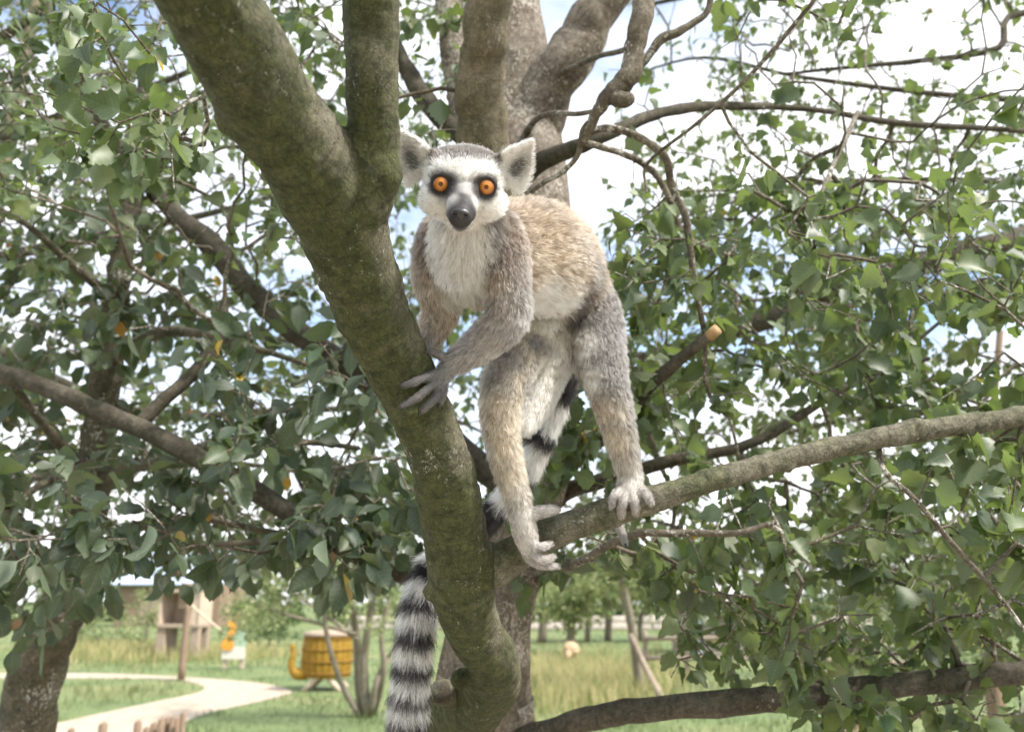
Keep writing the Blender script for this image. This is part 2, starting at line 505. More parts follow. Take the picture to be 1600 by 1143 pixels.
px_ = np.where(cx_ == 0, rng.normal(905, 75, NT_), np.where(cx_ == 1, rng.normal(170, 60, NT_), rng.normal(330, 70, NT_))); py_ = np.where(cx_ == 0, rng.normal(1070, 20, NT_), np.where(cx_ == 1, rng.normal(1021, 7, NT_), rng.normal(1024, 5, NT_)))
gp = np.array([G(a, min(max(b_, 1008), 1125)) for a, b_ in zip(px_, py_)])
ok = ~in_poly(gp[:, 0], gp[:, 1], path_poly); gp = gp[ok]; NT_ = len(gp)
X = np.concatenate([X, gp[:, 0]]); Y = np.concatenate([Y, gp[:, 1]]); dd = np.concatenate([dd, np.hypot(gp[:, 0], gp[:, 1])])
Hh = np.concatenate([Hh, rng.uniform(.18, .50, NT_)])
C = np.vstack([C, np.where(rng.random((NT_, 1)) < .5, np.array([[.50, .42, .22]]), np.array([[.24, .28, .10]])) * rng.normal(1, .14, (NT_, 1))])
V, T_, C = blades(X, Y, Hh, .0035 + dd * .00022, np.clip(C, .02, .7))
tag(mesh_np('grass', V, T_, mat=M['grass'], attrs={'col': C}, smooth=False, kind='stuff'), 'short green meadow grass with taller straw-coloured patches', 'grass')

# ------------------------------------------------------------------ small building helpers
def box(name, c, s, mat, parent, rz=0.0, rx=0.0, ry=0.0, bev=.12):
    bm = bmesh.new(); bmesh.ops.create_cube(bm, size=1.0)
    bmesh.ops.scale(bm, vec=s, verts=bm.verts)
    bmesh.ops.bevel(bm, geom=bm.edges[:], offset=min(s) * bev, segments=1, affect='EDGES')
    me = bpy.data.meshes.new(name); bm.to_mesh(me); bm.free(); me.materials.append(mat)
    o = bpy.data.objects.new(name, me); link(o, parent)
    o.location = Vector(c) - parent_loc(parent) if parent is not None else Vector(c)
    o.rotation_euler = (rx, ry, rz)
    return o
def pole(name, pts, rad, mat, parent, sides=10, wob=.12, seed=1, sub=3):
    A = catmull(np.column_stack([np.array(pts, float), rad]), sub)
    V, Fc, B = tube(A[:, :3], A[:, 3], sides, (False, False), wob=wob, seed=seed)
    return mesh_np(name, V, Fc, mat=mat, parent=parent, attrs={'bk': B})
M['wood'] = bark_mat('weathered_wood', ((.20, .15, .11), (.33, .26, .20)), ((.27, .215, .165), (.44, .37, .30)), pale_amt=.9, ring=.3)
M['board'] = simple('board_wood', (.24, .18, .135), (.42, .335, .26), 14, .85, .4, .004, (1, 1, 6))
M['pale_board'] = simple('pale_board', (.40, .31, .24), (.58, .47, .37), 12, .85, .4, .004, (6, 1, 1))
M['rope'] = simple('rope', (.40, .33, .24), (.60, .52, .40), 300, .9, .5, .001, (1, 1, 3))
M['brown_post'] = simple('brown_post', (.17, .12, .085), (.29, .21, .15), 18, .85, .4, .004, (4, 4, 1))

# post beside the path
g = G(283, 1062); k = mpx(g)
post = empty('wooden_post', g, 'slim round wooden post with rope beside the pale path', 'post')
pole('post', [g, g + (0, 0, .9), g + (.03, 0, 122 * k)], [.075, .072, .066], M['brown_post'], post)
topz = 122 * k
rp_pts = [g + (.05, -.02, topz - .1), g + (.40, 0, topz - .38), g + (.85, .02, topz - .72)]
pole('rope', rp_pts, [.028, .028, .028], M['rope'], post, 6, .05, 3)

# raised wooden hut
g = G(276, 1029); k = mpx(g)
hut = empty('wooden_hut', g, 'small raised wooden hut on thick posts beyond the path', 'hut')
wd, hp = 66 * k, 47 * k
for s in (-1, 1):
    for dy in (0, .8):
        box('leg', g + np.array((s * wd * .40, dy, hp / 2)), (.27, .22, hp), M['board'], hut)
fl_ = box('platform', g + np.array((0, .4, hp + .05)), (wd * 1.02, 1.15, .11), M['board'], hut)
for s in (-1, 1):
    for j in range(4):
        hgt = (1.05 if s > 0 else .85) - .04 * (j % 2)
        box('board', g + np.array((s * wd * .47, j * .26, hp + .105 + hgt / 2)), (.05, .24, hgt), M['pale_board'], hut)
for j in range(6):
    x = -wd * .42 + j * wd * .84 / 5
    if j in (1, 2): hgt = .45
    else: hgt = .98
    box('board', g + np.array((x, .93, hp + .105 + hgt / 2)), (wd * .155, .045, hgt), M['pale_board'], hut)
box('board', g + np.array((wd * .33, -.06, hp + .105 + .5)), (wd * .30, .045, 1.0), M['pale_board'], hut)
rf = box('roof', g + np.array((wd * .30, .4, hp + 1.22)), (wd * .55, 1.3, .09), M['board'], hut, ry=.06)
box('roof_board', g + np.array((-wd * .30, .4, hp + 1.02)), (wd * .52, 1.25, .07), M['pale_board'], rf if False else hut, ry=-.10)

# little painted notice board: abstract patches of colour
g = G(364, 1044); k = mpx(g)
nb = empty('notice_board', g, 'little pale notice board with orange and green painted shapes', 'sign')
for s in (-1, 1): box('leg', g + np.array((s * 14 * k, 0, 14 * k)), (.09, .09, 28 * k), M['pale_board'], nb)
box('panel', g + np.array((0, -.06, 23 * k)), (36 * k, .05, 18 * k), simple('notice_panel', (.52, .47, .42), (.72, .68, .62), 20, .7, .1), nb)
box('green_panel', g + np.array((8 * k, -.03, 44 * k)), (20 * k, .04, 24 * k), simple('green_paint', (.22, .34, .24), (.42, .52, .40), 7, .6, .1), nb)
ang = np.linspace(0, 2 * math.pi, 18, endpoint=False)
for cx, cz, rx_, rz_ in ((-9, 38, 9, 12), (-5, 60, 6, 16), (3, 82, 4, 7)):
    pr = [(cx * k + rx_ * k * math.cos(a) * (1 + .18 * math.sin(3 * a + cx)), cz * k + rz_ * k * math.sin(a) * (1 + .14 * math.cos(2 * a))) for a in ang]
    V = [g + np.array((x, -.10 - .002 * cx, z)) for x, z in pr] + [g + np.array((x, -.14 - .002 * cx, z)) for x, z in pr]
    nn = len(pr)
    Fc = [tuple(range(nn))[::-1], tuple(range(nn, 2 * nn))] + [(i, (i + 1) % nn, nn + (i + 1) % nn, nn + i) for i in range(nn)]
    if 'orange' not in M: M['orange'] = simple('orange_paint', (.62, .24, .03), (.78, .36, .06), 9, .55, .1)
    mesh_np('orange_shape', np.array(V), Fc, mat=M['orange'], parent=nb, smooth=False)

# amber barrel-shaped basket with a spout, on trestle legs
g = G(490, 1081); k = mpx(g)
pot = empty('basket_sculpture', g, 'amber pot-shaped basket sculpture with upturned spout on trestle legs', 'sculpture')
M['amber'] = simple('amber_wicker', (.17, .095, .010), (.36, .215, .025), 10, .7, .6, .01, (1, 1, 5))
M['amber_dark'] = simple('amber_dark', (.16, .085, .012), (.26, .14, .02), 14, .7, .4, .01)
cx, zb, zt = 10 * k, 20 * k, 84 * k
def prof(t): return (36 + 4 * math.sin(math.pi * (.12 + .80 * t))) * k
NS_ = 22
for i in range(NS_):
    a0 = 2 * math.pi * i / NS_; hw = math.pi / NS_ * .90
    V = []
    for t in np.linspace(0, 1, 7):
        r0 = prof(t)
        for da, ro in ((-hw, 0), (0, .012), (hw, 0)):
            V.append(g + np.array((cx + (r0 + ro) * math.cos(a0 + da), .5 + (r0 + ro) * math.sin(a0 + da), zb + (zt - zb) * t)))
    Fc = []
    for j in range(6):
        for q in range(2):
            a = j * 3 + q; Fc.append((a, a + 1, a + 4, a + 3))
    mesh_np('stave', np.array(V), Fc, mat=M['amber'], parent=pot)
def lathe(name, prof_, mat, parent, c, seg=28):
    V, Fc = [], []
    for r_, z in prof_:
        for i in range(seg): V.append((c[0] + r_ * math.cos(2 * math.pi * i / seg), c[1] + r_ * math.sin(2 * math.pi * i / seg), c[2] + z))
    for j in range(len(prof_) - 1):
        for i in range(seg): Fc.append((j * seg + i, j * seg + (i + 1) % seg, (j + 1) * seg + (i + 1) % seg, (j + 1) * seg + i))
    return mesh_np(name, np.array(V), Fc, mat=mat, parent=parent)
lathe('core', [(0, zb - .02)] + [(prof(t) - .03, zb + (zt - zb) * t) for t in np.linspace(0, 1, 9)] + [(0, zt)], M['amber_dark'], pot, g + np.array((cx, .5, 0)))
for t in (.1, .38, .66, .93): lathe('hoop', [(prof(t) + .005, zb + (zt - zb) * t - .018), (prof(t) + .024, zb + (zt - zb) * t - .018), (prof(t) + .024, zb + (zt - zb) * t + .018), (prof(t) + .005, zb + (zt - zb) * t + .018)], M['amber_dark'], pot, g + np.array((cx, .5, 0)))
lathe('lid', [(prof(1) + .05, zt), (prof(1) + .05, zt + .05), (prof(1) * .8, zt + .08), (prof(1) * .2, zt + .10), (0, zt + .10)], M['board'], pot, g + np.array((cx, .5, 0)))
pole('spout', [g + np.array((cx - 28 * k, .3, 28 * k)), g + np.array((cx - 44 * k, .25, 26 * k)), g + np.array((cx - 52 * k, .22, 40 * k)), g + np.array((cx - 50 * k, .22, 56 * k)), g + np.array((cx - 52 * k, .22, 72 * k))], [.14, .10, .07, .055, .045], M['amber'], pot)
for s in (-1, 1):
    for dy in (.15, .85):
        pole('leg', [g + np.array((cx + s * 30 * k, dy, 0)), g + np.array((cx - s * 2 * k, dy + .02 * s, 30 * k))], [.05, .05], M['pale_board'], pot, 8, .05)

# palisade of split stakes
pal0 = W(180, 1125, 6.3)
pali = empty('stake_fence', (pal0[0], pal0[1], 0), 'low fence of uneven split brown stakes near the path', 'fence')
for i, (px, py, wpx, d) in enumerate([(-40, 1146, 13, 6.2), (10, 1147, 12, 6.2), (55, 1141, 12, 6.2), (112, 1140, 12, 6.25), (162, 1131, 14, 6.3), (216, 1128, 13, 6.3), (229, 1138, 10, 6.4), (241, 1131, 12, 6.35), (253, 1124, 11, 6.3), (262, 1122, 10, 6.38), (270, 1121, 9, 6.34), (278, 1123, 10, 6.42), (287, 1114, 9, 6.3)]):
    t = W(px, py, d); r_ = wpx / 2 * d / F
    pole('stake', [np.array((t[0], t[1], -.1)), np.array((t[0], t[1], .4)), t, t + (r_ * .3, 0, .018)], [r_, r_, r_ * .95, r_ * .25], M['brown_post'], pali, 7, .2, i, 1)

# ------------------------------------------------------------------ far foliage
m, n, l, b = nodemat('far_leaf'); l.new(attr(n, 'col', 'Color'), b.inputs['Base Color']); b.inputs['Roughness'].default_value = .6
tr = n.new('ShaderNodeBsdfTranslucent'); l.new(attr(n, 'col', 'Color'), tr.inputs['Color'])
ms = n.new('ShaderNodeMixShader'); ms.inputs[0].default_value = .35
l.new(b.outputs[0], ms.inputs[1]); l.new(tr.outputs[0], ms.inputs[2]); l.new(ms.outputs[0], n['Material Output'].inputs['Surface'])
M['far_leaf'] = m
def crown(name, blobs, nper, size, cols, parent=None, kind=None):
    P_, Cc = [], []
    for c, r_ in blobs:
        q = norm(rng.normal(0, 1, (nper, 3))) * (rng.random(nper) ** .45)[:, None] * np.asarray(r_)
        P_.append(np.asarray(c) + q)
        tone = rng.normal(1, .12)
        Cc.append(np.array(cols)[rng.integers(0, len(cols), nper)] * tone * rng.normal(1, .15, (nper, 1)))
    P_ = np.vstack(P_); Cc = np.clip(np.vstack(Cc), .01, .7); N = len(P_)
    u = norm(rng.normal(0, 1, (N, 3))); w = norm(np.cross(u, rng.normal(0, 1, (N, 3)))); nn = np.cross(u, w)
    s = size * rng.uniform(.6, 1.4, N)[:, None]
    V = np.stack([P_ - u * s, P_ + w * s * .55 + nn * s * .12, P_ + u * s, P_ - w * s * .55 + nn * s * .12], 1)
    Fq = np.arange(N * 4).reshape(-1, 4)
    return mesh_np(name, V.reshape(-1, 3), Fq, mat=M['far_leaf'], parent=parent, attrs={'col': np.repeat(Cc, 4, 0)}, smooth=False, kind=kind)
PALE = [(.20, .25, .10), (.26, .29, .13), (.16, .22, .09), (.32, .33, .17)]
MIDG = [(.10, .15, .055), (.13, .18, .065), (.16, .20, .08), (.08, .12, .05)]
# the pale many-stemmed shrub
g = G(572, 1119); d0 = dep(g); k = mpx(g)
shrub = empty('shrub', g, 'pale green shrub with several slender stems near the amber basket', 'shrub')
M['shrub_bark'] = bark_mat('shrub_bark', ((.15, .125, .09), (.27, .23, .17)), ((.2, .17, .13), (.36, .32, .26)), pale_amt=.75, ring=.3)
def at(px, py, off=0.0): return W(px, py, d0 + off)
for pts, r_ in (([(563, 1119), (535, 1070), (512, 1000), (505, 940)], 5.5), ([(568, 1119), (560, 1050), (556, 980), (540, 900)], 9), ([(574, 1119), (568, 1040), (575, 980), (590, 900)], 8), ([(578, 1116), (590, 1060), (612, 1020), (640, 970)], 6), ([(582, 1116), (600, 1050), (596, 990), (610, 930)], 6), ([(560, 1000), (480, 940), (430, 910)], 3), ([(556, 990), (450, 960), (390, 940)], 3)):
    pole('stem', [at(*p, off=rng.normal(0, .1)) for p in pts], np.linspace(r_, r_ * .5, len(pts)) * k, M['shrub_bark'], shrub, 8, .2, int(r_ * 10))
bl = []
for _ in range(46):
    px, py = rng.uniform(350, 645), rng.uniform(872, 985)
    if py > 962 and 440 < px < 540: continue
    bl.append((at(px, py, rng.normal(0, .5)), np.array((.34, .4, .26)) * rng.uniform(.6, 1.2)))
crown('crown', bl, 95, .034, PALE, shrub)

# sheep grazing in the long grass
g = G(893, 1044); k = mpx(g)
sheep = empty('sheep', g, 'cream sheep with dark face grazing in the straw-coloured grass', 'sheep')
sh_ = [ellipsoid(g + np.array((0, .15, .44)), (.215, .38, .20)), ellipsoid(g + np.array((-.02, -.08, .46)), (.20, .22, .19)), ellipsoid(g + np.array((-.10, -.30, .32)), (.085, .13, .11))]
for sx in (-1, 1):
    for sy in (-.1, .38):
        V, Fc, _ = tube(np.array([g + (sx * .11, sy, 0.0), g + (sx * .115, sy + .01, .18), g + (sx * .10, sy + .02, .36)]), np.array([.026, .03, .05]), 8); sh_.append((V, Fc))
V, Fc = merge(sh_); V, Q, Nn = voxel(V, Fc, .022, 3)
V = V + Nn * np.array([.02 * noise.noise(Vector(v * 16)) for v in V])[:, None]
mesh_np('body', V, Q, mat=simple('fleece', (.36, .25, .145), (.54, .40, .26), 20, .95, .6, .02), parent=sheep)
V, Fc = merge([ellipsoid(g + np.array((-.115, -.38, .24)), (.055, .075, .10)), ellipsoid(g + np.array((-.185, -.33, .30)), (.05, .02, .025)), ellipsoid(g + np.array((-.045, -.35, .30)), (.05, .02, .025))])
V, Q, _ = voxel(V, Fc, .012, 2)
mesh_np('face', V, Q, mat=simple('sheep_face', (.06, .045, .035), (.12, .09, .07), 20, .8, .2), parent=sheep)

# young tree with a stake leaning against it
g = G(1000, 1086); k = mpx(g); d0 = dep(g)
yt = empty('young_tree', g, 'young tree with thin pale trunk and yellow-green crown in the meadow', 'tree')
pole('trunk', [g, at(992, 1010), at(977, 930), at(966, 880), at(960, 820)], np.array([8, 7, 6.5, 5, 3]) * k, M['shrub_bark'], yt, 9, .15, 4)
crown('crown', [(at(rng.normal(960, 45), rng.uniform(800, 905), rng.normal(0, .4)), np.array((.3, .3, .24)) * rng.uniform(.7, 1.3)) for _ in range(26)], 90, .036, [(.20, .25, .08), (.26, .28, .10), (.15, .21, .07)], yt)
g2 = G(1040, 1099)
st = empty('stake', g2, 'thin pale stake leaning against the young tree', 'stake')
pole('stake_shaft', [g2, W(1010, 1045, d0 - .3), W(984, 990, d0 - .1)], np.array([5.5, 5, 4.5]) * k, M['wood'], st, 8, .1, 2)

# meadow trees
labels = {0: 'meadow tree whose trunk rises left of the grazing sheep', 1: 'meadow tree directly behind the grazing sheep, low crown', 2: 'slim meadow tree between two thicker trunks', 3: 'straight dark-trunked meadow tree before the pale wall', 4: 'slim meadow tree between wall and log cabin'}
for i, (px, py, wpx, crx, cry, cr) in enumerate([(847, 1004, 13, 842, 925, 44), (891, 1020, 13, 893, 948, 40), (918, 1002, 9, 925, 915, 36), (950, 1001, 11, 952, 915, 44), (1001, 1001, 8, 1025, 925, 50)]):
    g = G(px, py); k = mpx(g); d0 = dep(g)
    t = empty('meadow_tree', g, labels[i], 'tree', 'trees in the meadow')
    pole('trunk', [g, at(px + 1, py - 40), at(crx, cry)], np.array([wpx * .55, wpx * .48, wpx * .25]) * k, M['shrub_bark'], t, 9, .15, i)
    crown('crown', [(at(crx + rng.normal(0, cr * .5), cry + rng.normal(-8, cr * .38), rng.normal(0, .8)), np.array((.75, .7, .5)) * rng.uniform(.6, 1.2)) for _ in range(24)], 80, .10, [(.17, .21, .08), (.22, .25, .10), (.13, .17, .065), (.26, .28, .13)], t)

# pale stone wall, rail fence, log cabin, barn with blue roof
M['wall_stone'] = simple('wall_stone', (.40, .34, .30), (.58, .51, .46), 2.5, .9, .6, .05)
g = G(960, 984); k = mpx(g)
wl_ = empty('stone_wall', g, 'low pale stone wall across the far meadow', 'wall')
x = -16.0
while x < 16:
    w_ = rng.uniform(.9, 1.6)
    for j, zz in enumerate((.22, .62)):
        box('stone', g + np.array((x + w_ / 2 + j * .3, rng.normal(0, .03), zz)), (w_ - .04, .4, .38), M['wall_stone'], wl_, bev=.18)
    x += w_
g = G(1165, 1024); k = mpx(g); d0 = dep(g)
cab = empty('log_cabin', g, 'pale log cabin with grey roof half hidden behind hanging leaves', 'cabin')
M['log'] = bark_mat('cabin_log', ((.30, .25, .22), (.44, .38, .34)), ((.38, .33, .29), (.54, .48, .43)), pale_amt=.9, ring=.3)
cw, chh = 180 * k, 66 * k
for j in range(9):
    z = (j + .5) * chh / 9
    pole('log', [g + np.array((-cw / 2, 0, z)), g + np.array((0, .01, z)), g + np.array((cw / 2, 0, z))], [chh / 18 * .98] * 3, M['log'], cab, 9, .08, j)
box('wall', g + np.array((0, 1.6, chh / 2)), (cw * .97, 3.0, chh), M['board'], cab, bev=.01)
M['grey_roof'] = simple('grey_roof', (.26, .25, .25), (.38, .37, .37), 6, .8, .4, .02)
rfz = chh + .28
box('roof', g + np.array((0, .55, chh + .42)), (cw * 1.08, 2.3, .08), M['grey_roof'], cab, rx=.42, bev=.05)
box('roof', g + np.array((0, 2.55, chh + .42)), (cw * 1.08, 2.3, .08), M['grey_roof'], cab, rx=-.42, bev=.05)
dr = box('door', g + np.array((-cw * .42, -.13, chh * .45)), (14 * k, .06, chh * .85), simple('blue_door', (.40, .46, .54), (.52, .58, .66), 6, .6, .1), cab)
bx_ = W(262, 940, 60.0)
barn = empty('barn', (bx_[0], bx_[1], 0), 'far barn with blue-grey roof glimpsed under the willow leaves', 'barn')
M['blue_roof'] = simple('blue_roof', (.28, .34, .42), (.40, .46, .54), 3, .6, .2, .02)
bb = np.array((bx_[0], bx_[1], 0.0))
box('wall', bb + (0, 3, 1.4), (7, 6, 2.8), M['brown_post'], barn, bev=.005)
box('roof', bb + (0, 1.3, 4.0), (7.6, 4.4, .12), M['blue_roof'], barn, rx=.62, bev=.05)
box('roof', bb + (0, 4.75, 4.0), (7.6, 4.4, .12), M['blue_roof'], barn, rx=-.62, bev=.05)
box('door', bb + (-1, -.06, 1.05), (1.6, .08, 2.1), M['board'], barn)

# rail fence at right, posts, small yellow plate
g0, g1 = G(1010, 1062), G(1420, 1072)
fen = empty('rail_fence', g0, 'two-rail wooden fence crossing the meadow behind hanging leaves', 'fence')
for t in np.linspace(0, 1, 7):
    p = g0 * (1 - t) + g1 * t
    pole('post', [p, p + (0, 0, .55), p + (.01, 0, 1.0)], [.06, .058, .052], M['wood'], fen, 8, .1, int(t * 10))
for zz in (.45, .85):
    pole('rail', [g0 + (0, -.07, zz), (g0 + g1) / 2 + (0, -.07, zz + .03), g1 + (0, -.07, zz)], [.045] * 3, M['wood'], fen, 8, .1, 2)
p = W(1562, 1143, 6.6); p[2] = 0
ps = empty('wooden_post', p, 'stout brown wooden post with yellow plate behind the lower bough', 'post')
pole('post', [p + (0, 0, -.1), p + (-.02, 0, .7), np.array(W(1541, 975, 6.6))], [.062, .058, .052], M['brown_post'], ps, 9, .15, 3)
tp_ = W(1528, 1000, 6.5)
box('plate', tp_, (.10, .02, .13), simple('yellow_plate', (.70, .48, .05), (.80, .58, .10), 9, .5, .1), ps, bev=.1)
p = W(1572, 1143, 9.0); p[2] = 0
pl = empty('tall_pole', p, 'thin tall brown pole ending against the sky', 'pole')
pole('pole_shaft', [p, p + (0, 0, 2.0), np.array(W(1563, 516, 9.0))], [.05, .045, .034], M['brown_post'], pl, 8, .08, 5)
# cord tied round the lower bough
cb = empty('cord', W(1297, 1120, 1.36), 'pale cord tied in a knot round the lower bough', 'cord')
c0 = W(1297, 1085, 1.381); rr_ = 58 * 1.38 / F / 2 + .004
loop = [c0 + rr_ * (math.cos(a) * UP - math.sin(a) * FWD) * np.array((1, 1, 1)) + RT * .003 * math.sin(2 * a) for a in np.linspace(0, 2 * math.pi, 25)]
pole('loop', loop, [.0048] * 25, M['rope'], cb, 8, .15, 1, 2)
pole('tail', [W(1299, 1112, 1.352), W(1304, 1130, 1.35), W(1308, 1160, 1.352), W(1305, 1200, 1.355)], [.0052, .0075, .0046, .004], M['rope'], cb, 8, .2, 2)
pole('tail', [W(1303, 1128, 1.349), W(1322, 1136, 1.346), W(1334, 1142, 1.347), W(1340, 1131, 1.348)], [.006, .0055, .005, .0045], M['rope'], cb, 8, .2, 3)

# hedgerow woods closing the view, and rough bushes
wood = []
for x in np.linspace(-75, 75, 150):
    y = 78 + 10 * noise.noise(Vector((x * .05, 0, 2)))
    hgt = 6.2 + 2.2 * noise.noise(Vector((x * .13, 3, 1))) + (2.0 if x > 20 else 0)
    for z in np.arange(.6, hgt, 1.5): wood.append((np.array((x + rng.normal(0, .6), y + rng.normal(0, 1.5), z)), np.array((1.3, 1.3, 1.1)) * rng.uniform(.7, 1.3)))
tag(crown('woodland', wood, 46, .30, MIDG + PALE[:1], kind='stuff'), 'distant green hedgerow wood along the horizon', 'woodland')
for i, (px, py, wr, hr, lab) in enumerate([(120, 1012, 1.5, .9, 'rough bush left of the raised hut beyond the path'), (225, 1016, 2.3, 1.7, 'dense bush close behind the raised wooden hut'), (420, 1008, 1.2, 1.3, 'loose green bush between notice board and amber basket'), (1330, 1052, 1.7, 1.5, 'dense bush behind the rail fence beside the cabin'), (1480, 1060, 1.6, 1.7, 'tall bush near the stout post with yellow plate'), (640, 1000, 1.3, 1.3, 'bush showing beyond the lemur\'s hanging tail')]):
    g = G(px, py)
    bsh = empty('bush', g, lab, 'bush')
    pole('stem', [g, g + (.05, 0, hr * .6), g + (.1, .05, hr * 1.1)], [.05, .04, .02], M['shrub_bark'], bsh, 7, .2, i)
    crown('crown', [(g + np.array((rng.normal(0, wr * .5), rng.normal(0, wr * .4), hr * rng.uniform(.2, 1.15))), np.array((.45, .45, .35)) * rng.uniform(.6, 1.2)) for _ in range(26)], 80, .055, MIDG if i > 1 else PALE, bsh)

# ================================================================== the birch the lemur stands in
TREE_LOC = G(760, 1143 + 380)
birch = empty('birch_tree', (W(755, 1143, 1.62)[0], W(755, 1143, 1.62)[1], 0.0), 'white-barked birch whose mossy green limbs carry the lemur', 'tree')
def px_chain(pts, sub=4):
    """(px, py, depth, width px) -> smooth world polyline and radii"""
    A = np.array([np.append(W(p[0], p[1], p[2]), p[3] * p[2] / F / 2) for p in pts])
    A = catmull(A, sub)
    return A[:, :3], np.maximum(A[:, 3], .0008)
NEAR = {
    'limb': ([(690, 1150, 1.50, 108), (733, 1104, 1.33, 104), (768, 1066, 1.19, 88), (770, 1030, 1.11, 80), (745, 995, 1.07, 84), (728, 950, 1.03, 92), (721, 900, 1.0, 104), (706, 800, .95, 100), (681, 700, .90, 98), (636, 600, .86, 102), (589, 500, .81, 112), (553, 400, .76, 128), (522, 320, .72, 146), (465, 230, .67, 143), (425, 175, .64, 146), (385, 100, .60, 150), (325, 0, .555, 152), (268, -95, .52, 146), (215, -190, .49, 140)], 1.0),
    'stem': ([(560, 350, .735, 80), (580, 285, .715, 84), (583, 235, .70, 84), (582, 150, .685, 86), (580, 50, .67, 90), (577, -80, .65, 90), (575, -200, .64, 88)], .75),
    'side': ([(722, 892, 1.0, 70), (775, 880, .99, 62), (830, 852, .975, 52), (870, 830, .961, 50), (930, 808, .958, 48), (1000, 785, .957, 45), (1100, 754, .972, 39), (1200, 725, 1.0, 36), (1300, 699, 1.02, 35), (1420, 675, 1.04, 37), (1510, 662, 1.06, 33), (1600, 648, 1.08, 31), (1800, 600, 1.15, 28), (2000, 540, 1.3, 26), (2200, 460, 1.5, 15)], 0.1),
    'stub': ([(745, 1092, 1.28, 62), (712, 1086, 1.235, 46), (688, 1081, 1.21, 38)], .8)}
sh = []
for k, (pts, ms) in NEAR.items():
    P, R = px_chain(pts, 5)
    V, Fc, _ = tube(P, R, 24, (True, True), wob=.10, seed=len(k))
    sh.append((V, Fc))
for px, py, d, rr in ((364, 186, .635, 28), (505, 215, .69, 26), (674, 925, 1.005, 15), (1512, 672, 1.06, 13), (1432, 664, 1.035, 12), (772, 884, .985, 34), (850, 822, .965, 18), (1230, 728, 1.0, 12), (700, 1052, 1.15, 0), (590, 268, .70, 44), (560, 300, .71, 58), (870, 842, .963, 14), (640, 640, .83, 16), (720, 1060, 1.13, 18)):
    if rr: sh.append(ellipsoid(W(px, py, d), np.full(3, rr * d / F), None, 16, 10))
Vb, Fb = merge(sh)
NV, NQ, NN = voxel(Vb, Fb, .0034, 9, .5)
best = np.full(len(NV), 1e9); NB = np.zeros((len(NV), 3)); moss = np.zeros(len(NV)); off = 0.0
for k, (pts, ms) in NEAR.items():
    P, R = px_chain(pts, 5)
    T = norm(np.gradient(P, axis=0)); u = norm(np.cross(T[0], (0.3, .1, 1))); s0 = off
    for i in range(len(P) - 1):
        u = norm(u - T[i] * (u @ T[i])); w = np.cross(T[i], u)
        ab = P[i + 1] - P[i]; L = np.linalg.norm(ab)
        t = np.clip((NV - P[i]) @ ab / L ** 2, 0, 1)
        q = NV - P[i] - t[:, None] * ab
        d = np.linalg.norm(q, axis=1) / (R[i] + (R[i + 1] - R[i]) * t)
        mk = d < best
        best[mk] = d[mk]; moss[mk] = ms
        NB[mk] = np.stack([q[mk] @ u, q[mk] @ w, s0 + t[mk] * L], 1)
        s0 += L
    off = s0 + 1
# moss thins out where the limb faces right and up
side_f = NN @ norm(np.array((0.80, -.15, .45)))
moss = np.clip(moss * (1.05 - 1.0 * np.clip(side_f + .12, 0, 1)) + .25 * moss, 0, 1.2)
dsp = np.array([noise.noise(Vector(b_ * 38)) * .0022 + noise.noise(Vector((b_[0] * 60, b_[1] * 60, b_[2] * 190))) * .0011 + noise.noise(Vector(b_ * 150)) * .0008 for b_ in NB])
NV = NV + NN * dsp[:, None]
near_bough = mesh_np('bough', NV, NQ, mat=M['near_bark'], parent=birch, attrs={'bk': NB, 'moss': moss})
near_bough['label'] = 'thick green mossy limb the lemur grips'

# ------------------------------------------------------------------ trunk and boughs of the birch
def bough(name, pts, mat, parent, sides=14, sub=5, wob=.16, caps=(False, True), bump_amt=.0, seed=None):
    P, R = px_chain(pts, sub)
    sd_ = seed if seed is not None else random.random() * 50
    # natural crookedness
    for i in range(len(P)):
        P[i] += np.array(noise.noise_vector(Vector((sd_, i * .55, 3.1)))) * R[i] * .22
    V, Fc, B = tube(P, R, sides, caps, wob=wob, seed=sd_)
    B = B + np.array((0, 0, sd_ * 3.7))
    o = mesh_np(name, V, Fc, mat=mat, parent=parent, attrs={'bk': B})
    return o, P, R

skel = {'birch': [], 'willow': [], 'far_r': [], 'far_l': []}
def add_skel(t, P, R, step=.03, lo=0.0):
    al = np.concatenate([[0], np.cumsum(np.linalg.norm(np.diff(P, axis=0), axis=1))])
    for s in np.arange(lo * al[-1], al[-1], step):
        skel[t].append(np.array([np.interp(s, al, P[:, k]) for k in range(3)] + [np.interp(s, al, R)]))

base = np.array(birch.location)
TRUNK = [(752, 1143, 1.63, 168), (757, 1050, 1.64, 142), (770, 960, 1.66, 122), (802, 850, 1.70, 110), (838, 740, 1.74, 104), (854, 600, 1.80, 106), (842, 420, 1.86, 120), (820, 260, 1.92, 134), (814, 180, 1.95, 118), (806, 90, 1.98, 100), (798, 0, 2.02, 92), (790, -150, 2.1, 80), (780, -350, 2.2, 66), (770, -700, 2.5, 46), (740, -1200, 3.0, 20)]
P, R = px_chain(TRUNK, 6)
foot = np.array([[base[0] + .02, base[1], -.15], [base[0] + .01, base[1], .12], [base[0] + .0, base[1], .45]])
P = np.vstack([foot, P]); R = np.concatenate([[.20, .155, .125], R])
PR = catmull(np.column_stack([P, R]), 2); P, R = PR[:, :3], PR[:, 3]
V, Fc, B = tube(P, R, 28, (False, True), wob=.12, seed=3)
mesh_np('trunk', V, Fc, mat=M['pale_bark'], parent=birch, attrs={'bk': B})
add_skel('birch', P, R, .05, .5)
